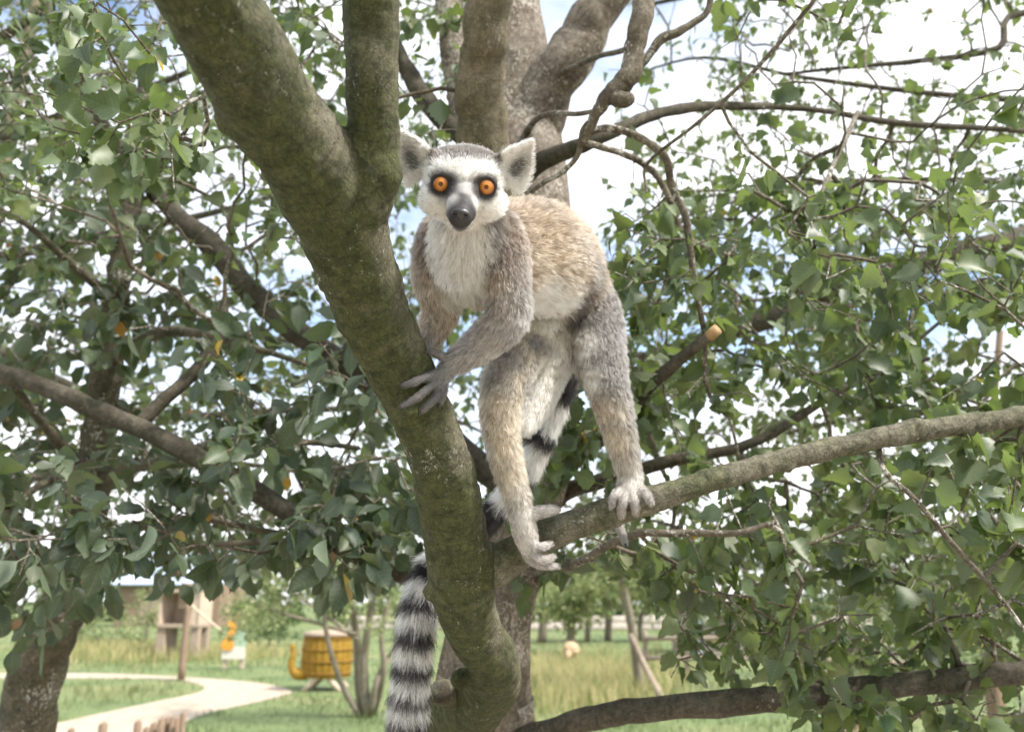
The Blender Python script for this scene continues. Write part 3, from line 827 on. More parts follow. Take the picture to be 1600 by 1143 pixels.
BOUGHS = [
    ('bough_bark', [(775, -500, 2.35, 40), (500, -620, 2.2, 26), (200, -600, 2.2, 16), (-100, -560, 2.3, 8)], .2),  # unseen, added with the next bough to carry the shading crown
    ('bough_bark', [(778, -420, 2.3, 44), (1100, -560, 2.2, 28), (1400, -560, 2.2, 16), (1700, -480, 2.3, 8)], .2),  # material, points, use as skeleton from
    ('bough_bark', [(790, 935, 1.68, 45.9), (700, 916, 1.63, 45.9), (640, 894, 1.61, 42.6), (560, 866, 1.6, 32.8), (480, 818, 1.6, 31.2), (400, 768, 1.62, 31.2), (300, 710, 1.65, 31.2), (200, 660, 1.7, 29.5), (130, 630, 1.72, 30.3), (60, 600, 1.75, 27.1), (0, 583, 1.8, 31.2), (-150, 540, 1.9, 27.9), (-300, 500, 2.0, 21.3)], .15),
    ('bough_bark', [(215, 666, 1.70, 22.1), (262, 620, 1.74, 21.2), (318, 566, 1.78, 20.4), (345, 520, 1.8, 17.0), (352, 470, 1.85, 12.8)], .2),
    ('bough_bark', [(560, 868, 1.6, 16), (500, 850, 1.58, 14), (430, 845, 1.55, 11), (340, 850, 1.5, 8)], .1),
    ('bough_bark', [(838, 800, 1.76, 48), (720, 700, 1.85, 44), (600, 610, 2.0, 42), (500, 545, 2.12, 38), (395, 460, 2.2, 38), (325, 380, 2.25, 37), (262, 322, 2.3, 28), (180, 220, 2.4, 18), (90, 60, 2.5, 14), (40, -120, 2.6, 10)], .25),
    ('stem_bark', [(858, 590, 1.76, 96), (800, 400, 1.64, 88), (756, 230, 1.56, 80), (752, 150, 1.52, 76), (757, 70, 1.48, 73), (765, 0, 1.45, 71), (772, -120, 1.4, 68), (780, -260, 1.35, 60)], .4),
    ('pale_bark', [(826, 210, 1.93, 96), (858, 140, 1.91, 84), (895, 80, 1.9, 74), (932, 20, 1.9, 68), (985, -60, 1.9, 60), (1060, -200, 1.9, 50)], .3),
    ('pale_bark', [(790, 300, 1.92, 60), (742, 220, 1.93, 52), (722, 130, 1.98, 48), (703, 30, 2.0, 43), (690, -80, 2.0, 40)], .3),
    ('bough_bark', [(744, 230, 1.9, 36), (700, 195, 1.93, 32), (660, 150, 1.97, 30), (630, 100, 2.0, 26), (600, 40, 2.02, 24), (560, -60, 2.05, 20)], .2),
    ('twig_bark', [(1060, -130, 1.36, 40), (1015, -40, 1.32, 36), (1001, 35, 1.3, 34), (992, 80, 1.3, 33), (986, 110, 1.3, 34), (968, 136, 1.3, 34), (950, 152, 1.3, 27), (932, 178, 1.31, 18), (914, 216, 1.33, 13)], .1),
    ('twig_bark', [(957, 140, 1.3, 22), (966, 154, 1.29, 26), (980, 156, 1.285, 24)], 2),
    ('twig_bark', [(985, 118, 1.3, 14), (1012, 90, 1.3, 13), (1032, 62, 1.3, 16), (1055, 52, 1.3, 14), (1085, 35, 1.3, 11), (1108, 10, 1.3, 10), (1112, -60, 1.3, 10)], .2),
    ('bough_bark', [(800, 285, 1.88, 42.5), (850, 250, 1.72, 30.6), (910, 226, 1.67, 24.6), (960, 205, 1.68, 21.2), (1010, 184, 1.72, 18.7), (1080, 168, 1.8, 16.1), (1200, 166, 1.9, 11.0), (1300, 175, 1.95, 8.5), (1400, 192, 2.0, 10.2), (1600, 205, 2.1, 8.5), (1750, 230, 2.2, 6.8)], .4),
    ('twig_bark', [(846, 118, 1.9, 12), (880, 112, 1.85, 10), (930, 90, 1.7, 9), (975, 78, 1.5, 9), (1000, 60, 1.35, 8)], .2),
    ('twig_bark', [(912, 216, 1.36, 12), (940, 200, 1.36, 12), (985, 208, 1.36, 12), (1020, 228, 1.37, 13), (1042, 250, 1.38, 13), (1048, 290, 1.4, 12), (1068, 330, 1.4, 12), (1078, 380, 1.4, 11), (1085, 440, 1.4, 10), (1100, 520, 1.4, 8), (1102, 600, 1.4, 6)], .1),
    ('twig_bark', [(912, 222, 1.42, 11), (960, 236, 1.44, 11), (1000, 252, 1.45, 11), (1030, 280, 1.45, 10), (1055, 330, 1.45, 10), (1072, 370, 1.45, 9), (1140, 400, 1.5, 7)], .2),
    ('twig_bark', [(930, 180, 1.32, 10), (910, 205, 1.33, 9), (904, 240, 1.34, 9), (880, 268, 1.36, 8), (850, 285, 1.4, 8), (830, 300, 1.5, 7)], 2),
    ('twig_bark', [(815, 220, 1.9, 14), (835, 190, 1.7, 10), (860, 178, 1.5, 9), (905, 178, 1.36, 8), (935, 172, 1.32, 8)], 2),
    ('bough_bark', [(868, 750, 1.74, 30.6), (930, 690, 1.6, 24.6), (985, 640, 1.49, 23.8), (1012, 606, 1.45, 22.1), (1060, 562, 1.4, 19.6), (1113, 521, 1.36, 17.0)], .25),
    ('bough_bark', [(848, 800, 1.77, 35.2), (890, 766, 1.76, 27.2), (950, 748, 1.72, 24.0), (1040, 722, 1.7, 20.0), (1180, 690, 1.7, 16.0), (1330, 600, 1.75, 11.2), (1450, 560, 1.8, 7.2)], .3),
    ('bough_bark', [(770, 1250, 1.62, 62.2), (800, 1180, 1.58, 52.1), (850, 1145, 1.52, 40.3), (920, 1124, 1.48, 37.8), (1000, 1110, 1.45, 38.6), (1150, 1096, 1.41, 40.3), (1250, 1090, 1.39, 40.3), (1330, 1082, 1.38, 42.8), (1400, 1070, 1.36, 37.8), (1500, 1060, 1.35, 37.0), (1600, 1050, 1.35, 35.3), (1800, 1030, 1.4, 30.2), (2000, 1000, 1.5, 23.5), (2300, 960, 1.7, 12.6)], .45),
    ('twig_bark', [(840, 905, 1.66, 16), (900, 880, 1.4, 14), (980, 838, 1.25, 13), (1060, 832, 1.22, 12), (1150, 832, 1.2, 10), (1210, 815, 1.2, 8)], .3),
    ('twig_bark', [(1372, 690, 1.05, 9), (1382, 735, 1.02, 9), (1430, 780, 1.0, 8.5), (1500, 862, .99, 8), (1560, 930, .98, 7), (1620, 1010, .98, 6)], .2),
    ('twig_bark', [(1280, -10, 1.1, 7), (1215, 70, 1.12, 7), (1150, 140, 1.14, 6.5), (1080, 200, 1.16, 6), (1012, 255, 1.2, 5), (1010, 300, 1.2, 4)], .2),
    ('twig_bark', [(1340, 175, 1.9, 8), (1310, 240, 1.6, 8), (1260, 330, 1.45, 7), (1180, 300, 1.4, 6)], .3),
]
for mt, pts, lo in BOUGHS:
    o, P, R = bough('bough', pts, M[mt], birch, 16 if pts[0][3] > 30 else 9)
    if lo < 1.5: add_skel('birch', P, R, .035, lo)
for k in ('side', 'limb'):
    P, R = px_chain(NEAR[k][0], 5)
    if k == 'side': add_skel('birch', P, R, .05, .45)
# sawn end of the broken limb
M['cut_wood'] = simple('cut_wood', (.30, .18, .08), (.45, .31, .17), 90, .8, .4, .002)
pa, pb = W(1108, 525, 1.364), W(1121, 514, 1.353)
V, Fc, B = tube(np.array([pa, pb]), np.array([.0092, .0088]), 14, (False, False))
mesh_np('cut_end', V, Fc, mat=M['cut_wood'], parent=birch, attrs={'bk': B})
pa, pb = W(690, 1081.2, 1.205), W(684, 1080, 1.196)
V, Fc, B = tube(np.array([pa, pb]), np.array([.0145, .0130]), 14, (False, False), wob=.2)
mesh_np('cut_end', V, Fc, mat=M['bough_bark'], parent=birch, attrs={'bk': B})

# ------------------------------------------------------------------ the grey willow on the left, and two trees behind
WB = G(20, 1290)
wl0 = W(40, 1143, 2.3)
willow = empty('willow_tree', (wl0[0] - .12, wl0[1], 0), 'leaning willow with rough dark trunk and oval grey-green leaves', 'tree')
M['willow_bark'] = bark_mat('willow_bark', ((.035, .034, .020), (.105, .098, .055)), ((.075, .066, .046), (.19, .165, .115)), pale_amt=.66, ring=.35)
P, R = px_chain([(38, 1143, 2.3, 88), (62, 1040, 2.28, 76), (98, 950, 2.25, 62), (128, 870, 2.22, 50), (142, 780, 2.2, 52), (152, 680, 2.2, 47), (165, 590, 2.2, 44), (180, 480, 2.22, 38), (190, 390, 2.25, 32), (215, 280, 2.3, 25), (225, 120, 2.35, 18)], 6)
P = np.vstack([[[wl0[0] - .16, wl0[1], -.15], [wl0[0] - .11, wl0[1], .25]], P]); R = np.concatenate([[.16, .11], R])
V, Fc, B = tube(P, R, 22, (False, True), wob=.32, seed=9)
for i in range(len(V)): V[i] += np.array(noise.noise_vector(Vector(V[i] * 22))) * .008
mesh_np('trunk', V, Fc, mat=M['willow_bark'], parent=willow, attrs={'bk': B})
add_skel('willow', P, R, .04, .3)
for pts in ([(110, 925, 2.24, 34), (60, 870, 2.15, 24), (20, 800, 2.1, 20), (-60, 700, 2.05, 15)],
            [(150, 760, 2.2, 26), (100, 700, 2.1, 18), (50, 640, 2.0, 15), (20, 600, 1.95, 12)],
            [(150, 745, 2.2, 24), (250, 720, 2.0, 18), (350, 690, 1.85, 14), (470, 690, 1.75, 10), (560, 700, 1.7, 7)],
            [(120, 880, 2.23, 26), (200, 830, 2.0, 18), (300, 810, 1.8, 13), (420, 830, 1.65, 9), (520, 845, 1.6, 6)],
            [(170, 560, 2.2, 24), (250, 520, 2.05, 17), (330, 525, 1.95, 13), (450, 560, 1.85, 9), (540, 590, 1.85, 6)],
            [(182, 470, 2.22, 18), (120, 420, 2.1, 14), (40, 350, 2.0, 10), (-60, 300, 2.0, 8)],
            [(150, 720, 2.2, 16), (60, 760, 1.9, 12), (0, 800, 1.7, 9), (-80, 830, 1.6, 7)]):
    o, P, R = bough('bough', pts, M['willow_bark'], willow, 10)
    add_skel('willow', P, R, .03, .15)

fr0 = W(2150, 900, 4.2)
far_r = empty('birch_tree', (fr0[0], fr0[1], 0), 'birch farther back whose grey limbs slope down out of the bright sky', 'tree')
P = np.array([[fr0[0], fr0[1], -.1], [fr0[0], fr0[1], 1.0], [fr0[0] + .02, fr0[1], 2.4], [fr0[0] - .03, fr0[1] - .05, 4.2], [fr0[0] - .1, fr0[1] - .1, 6.0]])
PR = catmull(np.column_stack([P, [.2, .16, .13, .08, .03]]), 6)
V, Fc, B = tube(PR[:, :3], PR[:, 3], 18, (False, True), wob=.12, seed=5)
mesh_np('trunk', V, Fc, mat=M['pale_bark'], parent=far_r, attrs={'bk': B})
add_skel('far_r', PR[:, :3], PR[:, 3], .2, .5)
for pts in ([(2120, 250, 4.15, 50), (1800, 320, 3.5, 48), (1600, 372, 3.1, 42), (1500, 398, 3.05, 40), (1400, 422, 3.0, 37), (1300, 458, 3.0, 36), (1230, 490, 3.05, 36), (1150, 510, 3.1, 34), (1080, 540, 3.2, 28), (1000, 560, 3.3, 18)],
            [(1720, 355, 3.4, 26), (1600, 385, 3.2, 22), (1500, 398, 3.15, 18)],
            [(2120, 420, 4.15, 26), (1750, 450, 3.4, 18), (1600, 458, 3.0, 16), (1450, 462, 2.8, 15), (1350, 472, 2.7, 13), (1250, 500, 2.6, 10)],
            [(2120, -50, 4.2, 40), (1900, 40, 3.8, 28), (1600, 20, 3.6, 12), (1560, 75, 3.5, 11), (1440, 95, 3.5, 9), (1330, 105, 3.5, 7), (1230, 115, 3.6, 5)],
            [(2100, 150, 4.1, 26), (1750, 160, 4.0, 15), (1500, 150, 3.9, 10), (1250, 120, 3.9, 7), (1100, 90, 3.9, 5), (980, 120, 4.0, 3)],
            [(2100, 80, 4.1, 34), (1700, -40, 4.2, 22), (1400, -60, 4.2, 16), (1150, -20, 4.3, 10), (1000, 10, 4.3, 6)],
            [(2100, 300, 4.1, 24), (1700, 290, 3.9, 12), (1400, 280, 3.8, 8), (1150, 300, 3.8, 5), (1020, 330, 3.8, 5)],
            [(2100, 600, 4.1, 30), (1750, 640, 3.6, 20), (1500, 640, 3.3, 13), (1300, 660, 3.2, 9), (1150, 700, 3.2, 6)],
            [(2100, 750, 4.1, 30), (1750, 800, 3.4, 20), (1500, 820, 3.1, 13), (1300, 850, 3.0, 9), (1150, 870, 3.0, 6)]):
    o, P, R = bough('bough', pts, M['bough_bark'], far_r, 10)
    add_skel('far_r', P, R, .06, .3)

fl0 = W(-120, 700, 6.0)
far_l = empty('birch_tree', (fl0[0], fl0[1], 0), 'leafy birch standing behind the leaning willow', 'tree')
P = np.array([[fl0[0], fl0[1], -.1], [fl0[0], fl0[1], 1.2], [fl0[0] + .1, fl0[1], 2.6], [fl0[0] + .2, fl0[1], 4.5], [fl0[0] + .3, fl0[1], 6.5]])
PR = catmull(np.column_stack([P, [.2, .16, .13, .08, .03]]), 6)
V, Fc, B = tube(PR[:, :3], PR[:, 3], 18, (False, True), wob=.12, seed=6)
mesh_np('trunk', V, Fc, mat=M['stem_bark'], parent=far_l, attrs={'bk': B})
add_skel('far_l', PR[:, :3], PR[:, 3], .2, .4)
for pts in ([(-100, 760, 6, 22), (100, 740, 5.4, 16), (300, 720, 5, 11), (500, 740, 4.8, 7), (650, 760, 4.8, 4)],
            [(-100, 600, 6, 22), (100, 560, 5.4, 16), (300, 520, 5, 11), (500, 540, 4.8, 7), (640, 560, 4.8, 4)],
            [(-90, 420, 6, 22), (100, 380, 5.4, 16), (300, 340, 5, 11), (450, 300, 4.8, 7)],
            [(-80, 250, 6, 20), (100, 180, 5.4, 15), (250, 130, 5, 11), (420, 60, 4.8, 7)],
            [(-80, 120, 6, 20), (60, 20, 5.4, 15), (180, -60, 5, 11)],
            [(-90, 500, 6, 24), (200, 640, 5.5, 16), (450, 640, 5.2, 12), (640, 640, 5.2, 9), (720, 660, 5.2, 6), (800, 700, 5.2, 4)]):
    o, P, R = bough('bough', pts, M['bough_bark'], far_l, 8)
    add_skel('far_l', P, R, .08, .2)

# ------------------------------------------------------------------ leaves
def leaf_template(kind, levels):
    if kind == 'birch':
        tt, ww = [0, .06, .16, .28, .42, .58, .74, .88, 1], [.03, .24, .37, .41, .36, .265, .155, .07, 0]
    else:
        tt, ww = [0, .08, .22, .40, .56, .70, .82, .92, 1], [.02, .12, .24, .305, .305, .255, .17, .08, 0]
    t = np.linspace(0, 1, levels) ** .9
    w = np.interp(t, tt, ww)
    return t, w
def make_leaf(kind, levels, seed, teeth=True):
    """unit leaf: stalk base at -0.38, blade 0..1 along +Y; returns V, F, luv"""
    r = random.Random(seed)
    t, w = leaf_template(kind, levels)
    fold, curl, twist = r.uniform(.0, .8), r.uniform(-.25, .55), r.uniform(-.45, .45)
    ph = r.uniform(0, 6)
    V, U, Fc = [], [], []
    for i in range(levels):
        y = t[i]
        for s in (-1, 0, 1):
            jag = 0
            if teeth and s and 0 < i < levels - 1:
                jag = (.035 if i % 2 else -.022) * (1 if kind == 'birch' else .3) + r.uniform(-.012, .012)
            x = s * (w[i] + (jag if w[i] > .05 else 0))
            z = abs(x) * fold - curl * y * y * .6 + .03 * math.sin(ph + y * 7) * s + twist * x * y
            V.append((x, y + (.02 if s and i % 2 else 0), z)); U.append((x, y, 0))
    for i in range(levels - 1):
        a = i * 3
        Fc += [(a, a + 1, a + 4, a + 3), (a + 1, a + 2, a + 5, a + 4)]
    k = len(V)
    V += [(-.010, -.38, .06), (.010, -.38, .06), (.010, .02, 0), (-.010, .02, 0)]; U += [(.0, -.4, 0)] * 4
    Fc.append((k, k + 1, k + 2, k + 3))
    return np.array(V), Fc, np.array(U)

PAL = {'birch': [(.060, .098, .036), (.075, .118, .040), (.050, .086, .040), (.095, .140, .042), (.058, .088, .048), (.125, .165, .050)],
       'willow': [(.037, .062, .034), (.046, .074, .040), (.032, .054, .033), (.056, .084, .042)],
       'far_r': [(.085, .130, .042), (.110, .155, .048), (.070, .110, .040), (.135, .175, .058)],
       'far_l': [(.060, .094, .042), (.072, .110, .044), (.052, .084, .042)]}
for k_ in PAL: PAL[k_] = [tuple(np.array(c) * .80 + np.mean(c) * .22) for c in PAL[k_]]
YEL = [(.42, .24, .03), (.36, .17, .02), (.30, .10, .03), (.50, .34, .06)]
def dens_keep(px, py):
    """openings in the canopy through which the meadow, the hut and the bright sky show"""
    k = np.ones_like(px)
    def hole(cx, cy, rx, ry, a):
        nonlocal k
        q = ((px - cx) / rx) ** 2 + ((py - cy) / ry) ** 2
        k = np.minimum(k, np.where(q < 1, a, 1))
    hole(925, 1000, 130, 125, 0.0); hole(340, 1040, 300, 115, 0.0); hole(120, 1080, 150, 100, 0); hole(520, 1030, 140, 125, 0)
    hole(915, 240, 80, 110, .10); hole(1000, 90, 100, 120, .25);  hole(1480, 60, 110, 90, .25); hole(1570, 560, 70, 60, .35); hole(1080, 1000, 90, 60, .35)
    hole(690, 130, 50, 70, .3); hole(700, 1000, 140, 140, 0); hole(345, 385, 60, 60, .4)
    return k
def sample(n, x0, x1, y0, y1, d0, d1, pw=1.0, seed=0):
    r = np.random.default_rng(seed)
    px = r.uniform(x0, x1, n); py = r.uniform(y0, y1, n)
    d = d0 + (d1 - d0) * r.random(n) ** pw
    # clumpiness of the crown
    cl = np.array([noise.noise(Vector((a / 95.0, b_ / 95.0, c * 2.2 + seed))) for a, b_, c in zip(px, py, d)])
    ok = (r.random(n) < dens_keep(px, py)) & (cl > -.22)
    return np.array([W(a, b_, c) for a, b_, c in zip(px[ok], py[ok], d[ok])])

def grow(tkey, root, targets, leaf_kind, leaf_len, per, twig_mat, leaf_m, pal, n_single=300, yellow=.003, seed=1, tip_r=.00085, hang=.55, fine_levels=11, bare=.10):
    r = np.random.default_rng(seed)
    S = np.array(skel[tkey])
    nodes = np.zeros((len(S) + len(targets) * 6, 3)); nodes[:len(S)] = S[:, :3]
    depth = np.zeros(len(nodes)); par = np.full(len(nodes), -1); cnt = len(S)
    # nearest first, so that long twigs are built up from short ones
    dm = np.array([np.min(np.linalg.norm(S[:, :3] - t, axis=1)) for t in targets])
    order = np.argsort(dm)
    leaves = []                       # (pos, dir)
    for ti in order:
        t = targets[ti]
        dd = np.linalg.norm(nodes[:cnt] - t, axis=1) + depth[:cnt] * .22
        j = int(dd.argmin())
        a = nodes[j]; L = np.linalg.norm(t - a)
        k = int(np.clip(round(L / .045), 1, 6))
        if cnt + k >= len(nodes): break
        prev = j
        side = norm(r.normal(0, 1, 3)) * L * r.uniform(.04, .16)
        zig = norm(r.normal(0, 1, 3)) * min(L * .05, .006)
        for q in range(1, k + 1):
            f = q / k
            p = a + (t - a) * f + side * math.sin(math.pi * f) + np.array((0, 0, .08 * L * math.sin(math.pi * f))) + zig * (1 if q % 2 else -1) * (q < k)
            nodes[cnt] = p; par[cnt] = prev; depth[cnt] = depth[prev] + L / k
            prev = cnt; cnt += 1
        m = 0 if r.random() < bare else r.poisson(per) + 1
        for q in range(m):
            f = 1 - (q / max(m, 1)) * min(1, .11 / max(L, .02)) * r.uniform(.7, 1.2)
            f = max(f, .1)
            kk = f * k; i1 = cnt - k - 1 + int(kk)
            idx = min(max(cnt - k + int(kk) - 1, cnt - k), cnt - 1)
            p0 = nodes[par[idx]]; p1 = nodes[idx]
            p = p0 + (p1 - p0) * (kk - int(kk) if kk < k else 1)
            leaves.append((p, norm(p1 - p0)))
    # pipe-model thickness
    tips = np.ones(cnt); 
    for i in range(cnt - 1, len(S) - 1, -1):
        if par[i] >= 0: tips[par[i]] += tips[i]
    rad = tip_r * np.minimum(tips, 60) ** .42
    ii = np.arange(len(S), cnt)
    A_, B_ = nodes[par[ii]], nodes[ii]
    ra = np.where(par[ii] >= len(S), rad[par[ii]], rad[ii] * 1.15); rb = rad[ii]
    T = norm(B_ - A_); ref = np.where(np.abs(T[:, 2:]) < .9, [[0, 0, 1.0]], [[1.0, 0, 0]])
    u = norm(np.cross(T, ref)); w = np.cross(T, u)
    NSD = 5
    th = np.linspace(0, 2 * math.pi, NSD, endpoint=False)
    ring = np.cos(th)[None, :, None] * u[:, None] + np.sin(th)[None, :, None] * w[:, None]
    V = np.concatenate([A_[:, None] + ring * ra[:, None, None], (B_ + T * rb[:, None] * .4)[:, None] + ring * rb[:, None, None]], 1)
    Bk = np.concatenate([ring * ra[:, None, None] + A_[:, None], ring * rb[:, None, None] + B_[:, None]], 1)
    q = np.array([[k, (k + 1) % NSD, NSD + (k + 1) % NSD, NSD + k] for k in range(NSD)])
    Fq = (np.arange(len(ii))[:, None, None] * (2 * NSD) + q[None]).reshape(-1, 4)
    tw = mesh_np('twigs', V.reshape(-1, 3), Fq, mat=twig_mat, parent=root, attrs={'bk': Bk.reshape(-1, 3)}, kind='stuff')
    # leaf frames
    P = np.array([p for p, _ in leaves]); D = np.array([d for _, d in leaves]); N = len(P)
    tipd = norm(D * .55 + r.normal(0, .55, (N, 3)) + np.array((0, 0, -hang * 1.3)))
    nz_ = norm(r.normal(0, .75, (N, 3)) + np.array((0, -.55, .55)))
    nz_ = norm(nz_ - tipd * (nz_ * tipd).sum(1)[:, None])
    xx = np.cross(tipd, nz_)
    size = leaf_len * np.clip(r.normal(1, .30, N), .4, 1.6)
    ye = r.random(N) < yellow
    size[ye] *= .7
    qx, qy, qd = proj(P)
    infr = (qx > -20) & (qx < 1620) & (qy > -20) & (qy < 1163)
    big = size / qd * infr
    # the leaves that show largest are objects of their own
    sel = np.zeros(N, bool); sel[np.argsort(-big)[:n_single]] = True; sel &= infr
    pal = np.array(pal)
    cidx = r.integers(0, len(pal), N)
    tint = pal[cidx] * r.normal(1, .14, (N, 1)) * (1 + r.normal(0, .06, (N, 3)))
    tint[ye] = np.array(YEL)[r.integers(0, len(YEL), ye.sum())]
    tint = np.clip(tint, .01, .6)
    # shared meshes for single leaves: shapes x tints
    vari = []
    for c in list(pal) + [np.array(YEL[0])]:
        for s in range(4):
            v, f, uv = make_leaf(leaf_kind, fine_levels, seed * 100 + s * 7 + len(vari))
            me = bpy.data.meshes.new('leaf'); me.from_pydata([tuple(x) for x in v], [], f); me.update()
            me.polygons.foreach_set('use_smooth', np.ones(len(me.polygons), bool))
            set_attrs(me, {'col': np.tile(np.clip(np.array(c) * r.normal(1, .12), .01, .6), (len(v), 1)), 'luv': uv}); me.materials.append(leaf_m)
            vari.append(me)
    lp = np.array(parent_loc(root))
    for i in np.where(sel)[0]:
        me = vari[(len(pal) if ye[i] else cidx[i]) * 4 + int(r.integers(0, 4))]
        o = bpy.data.objects.new('leaf', me); COL.objects.link(o); o.parent = root
        mtx = np.eye(4); mtx[:3, 0] = xx[i] * size[i]; mtx[:3, 1] = tipd[i] * size[i]; mtx[:3, 2] = nz_[i] * size[i]
        mtx[:3, 3] = P[i] + tipd[i] * size[i] * .38 - lp
        o.matrix_local = Matrix(mtx.tolist())
    rest = np.where(~sel)[0]
    Vs, Fs, Cs, Us, off = [], [], [], [], 0
    tv = r.integers(0, 8, len(rest))
    for s in range(8):
        v, f, uv = make_leaf(leaf_kind, 7, seed * 31 + s)
        g = rest[tv == s]
        if not len(g): continue
        Rm = np.stack([xx[g], tipd[g], nz_[g]], 1) * size[g][:, None, None]
        VV = np.einsum('ij,njk->nik', v, Rm) + (P[g] + tipd[g] * size[g][:, None] * .38)[:, None]
        fq = np.array(f)
        Fs.append((np.arange(len(g))[:, None, None] * len(v) + fq[None] + off).reshape(-1, 4)); off += len(g) * len(v)
        Vs.append(VV.reshape(-1, 3)); Cs.append(np.repeat(tint[g], len(v), 0)); Us.append(np.tile(uv, (len(g), 1)))
    mesh_np('foliage', np.vstack(Vs), np.vstack(Fs), mat=leaf_m, parent=root, attrs={'col': np.vstack(Cs), 'luv': np.vstack(Us)}, kind='stuff')
    return N

T1 = np.vstack([
    sample(800, -150, 560, -150, 430, 1.5, 3.0, 1, 1), sample(60, 60, 330, 0, 300, 1.05, 1.5, 1, 21),
    sample(70, 620, 760, -60, 230, 1.7, 2.6, 1, 2),
    sample(460, 920, 1500, 270, 640, 1.35, 2.4, 1, 3), sample(110, 800, 1010, 480, 800, 1.35, 1.62, 1, 15), sample(240, 1300, 1750, 380, 660, 1.3, 2.2, 1, 4),
    sample(820, 1050, 1750, 690, 1050, 1.2, 2.4, 1, 5), sample(70, 1000, 1260, 900, 1060, 1.15, 1.6, 1, 6), sample(50, 1250, 1600, 1080, 1143, 1.2, 1.5, 1, 8),
    sample(90, 850, 1060, 820, 925, 1.25, 1.8, 1, 7), sample(90, 1120, 1750, -100, 320, 1.2, 2.4, 1, 9), sample(80, 930, 1120, 340, 700, 1.3, 2.0, 1, 10),
    sample(50, 1480, 1640, 640, 900, 1.0, 1.3, 1, 12), sample(40, 780, 860, 900, 1000, 1.5, 1.56, 1, 13), sample(70, 1200, 1600, 300, 480, 1.1, 1.6, 1, 14),
    sample(420, -300, 1700, -900, -170, 1.5, 3.4, 1, 16)])  # unseen crown overhead, added to darken the foliage and limbs below
n1 = grow('birch', birch, T1, 'birch', .0315, 3.1, M['twig_bark'], M['birch_leaf'], PAL['birch'], seed=1)
T2 = np.vstack([sample(650, -150, 640, 430, 900, 1.9, 3.0, 1, 31), sample(170, -150, 680, 700, 900, 1.35, 1.8, 1, 32), sample(160, -150, 300, 280, 520, 1.8, 2.8, 1, 33), sample(60, 480, 700, 760, 900, 1.4, 1.7, 1, 34), sample(60, -60, 180, 860, 1000, 1.6, 2.2, 1, 35), sample(70, 300, 620, 460, 720, 1.4, 1.8, 1, 36)])
n2 = grow('willow', willow, T2, 'willow', .044, 3.0, M['twig_bark'], M['willow_leaf'], PAL['willow'], seed=2, yellow=.016, fine_levels=10)
T3 = np.vstack([sample(1900, 930, 1800, -150, 480, 2.6, 4.8, 1, 41), sample(1000, 930, 1800, 420, 720, 2.5, 4.2, 1, 42), sample(900, 1040, 1800, 640, 1010, 2.4, 3.8, 1, 43), sample(500, 800, 2000, -900, -150, 2.8, 5.0, 1, 44)])  # last batch: leaves out of view above, added for shade
n3 = grow('far_r', far_r, T3, 'birch', .035, 2.7, M['twig_bark'], M['birch_leaf'], PAL['far_r'], seed=3)
T4 = np.vstack([sample(2300, -200, 700, -200, 900, 2.8, 6.0, 1, 51), sample(480, 580, 860, 340, 880, 3.2, 5.4, 1, 52), sample(260, 820, 1040, 540, 880, 3.4, 5.4, 1, 53), sample(140, 600, 760, -60, 300, 3.4, 5.4, 1, 54), sample(500, -500, 700, -900, -200, 3.0, 6.0, 1, 55)])  # last batch is unseen too, added overhead to shade the scene
n4 = grow('far_l', far_l, T4, 'birch', .046, 2.4, M['twig_bark'], M['birch_leaf'], PAL['far_l'], seed=4)
print('LEAVES', n1, n2, n3, n4)

# ================================================================== the lemur
lemur = empty('lemur', W(840, 850, 0.95), 'ring-tailed lemur with orange eyes standing across two mossy branches', 'lemur')
HC = W(724.5, 290, 0.775)
hz = norm(CAM - HC)
roll = math.radians(3.2)
hx = norm(np.cross(UP, hz)); hy = np.cross(hz, hx)
hx, hy = hx * math.cos(roll) - hy * math.sin(roll), hy * math.cos(roll) + hx * math.sin(roll)
def H(x, y, z):
    return HC + (x * hx + y * hy + z * hz) * 0.001
HAX = np.array([hx, hy, hz])

WHITE, CREAM, TAN = (.86, .83, .775), (.66, .575, .45), (.50, .375, .255)
GBROWN, GREY, LGREY = (.13, .105, .085), (.31, .285, .26), (.58, .545, .51)
DARK, BLACK, SKIN = (.055, .045, .042), (.016, .014, .014), (.075, .069, .070)

# chain: (points (px, py, depth, radius mm)), fur mm, lift, density, colour
CH = {}
def chain(name, pts, fur, lift, dens, col, sub=3, headspace=False):
    P = np.array([H(*p[:3]) if headspace else W(*p[:3]) for p in pts]); R = np.array([p[3] for p in pts]) * 0.001
    Pc = catmull(np.column_stack([P, R]), sub)
    CH[name] = dict(P=Pc[:, :3], R=np.maximum(Pc[:, 3], 0.001), fur=fur, lift=lift, dens=dens, col=col)

chain('torso', [(731, 318, .808, 27), (733, 360, .832, 31), (740, 405, .862, 39), (790, 400, .905, 50), (838, 404, .945, 57), (872, 436, .985, 49), (885, 488, 1.01, 41), (874, 530, 1.02, 31)], 15, .50, 1, TAN)
chain('arm_r', [(772, 372, .862, 26), (784, 405, .848, 24), (792, 450, .838, 20), (793, 496, .832, 18.5), (755, 534, .842, 15), (722, 558, .850, 11.5), (704, 570, .853, 9)], 9.5, .44, 1, GREY)
chain('arm_l', [(694, 374, .868, 24), (681, 405, .872, 21), (679, 445, .875, 18), (690, 478, .885, 17), (680, 508, .888, 13.5), (670, 536, .890, 9)], 9.5, .44, 1, TAN)
chain('leg_r', [(905, 470, 1.02, 36), (926, 500, .995, 31), (938, 552, .968, 25), (951, 610, .945, 19.5), (968, 672, .95, 15), (981, 728, .958, 11.5), (985, 752, .96, 11)], 10, .44, 1, GREY)
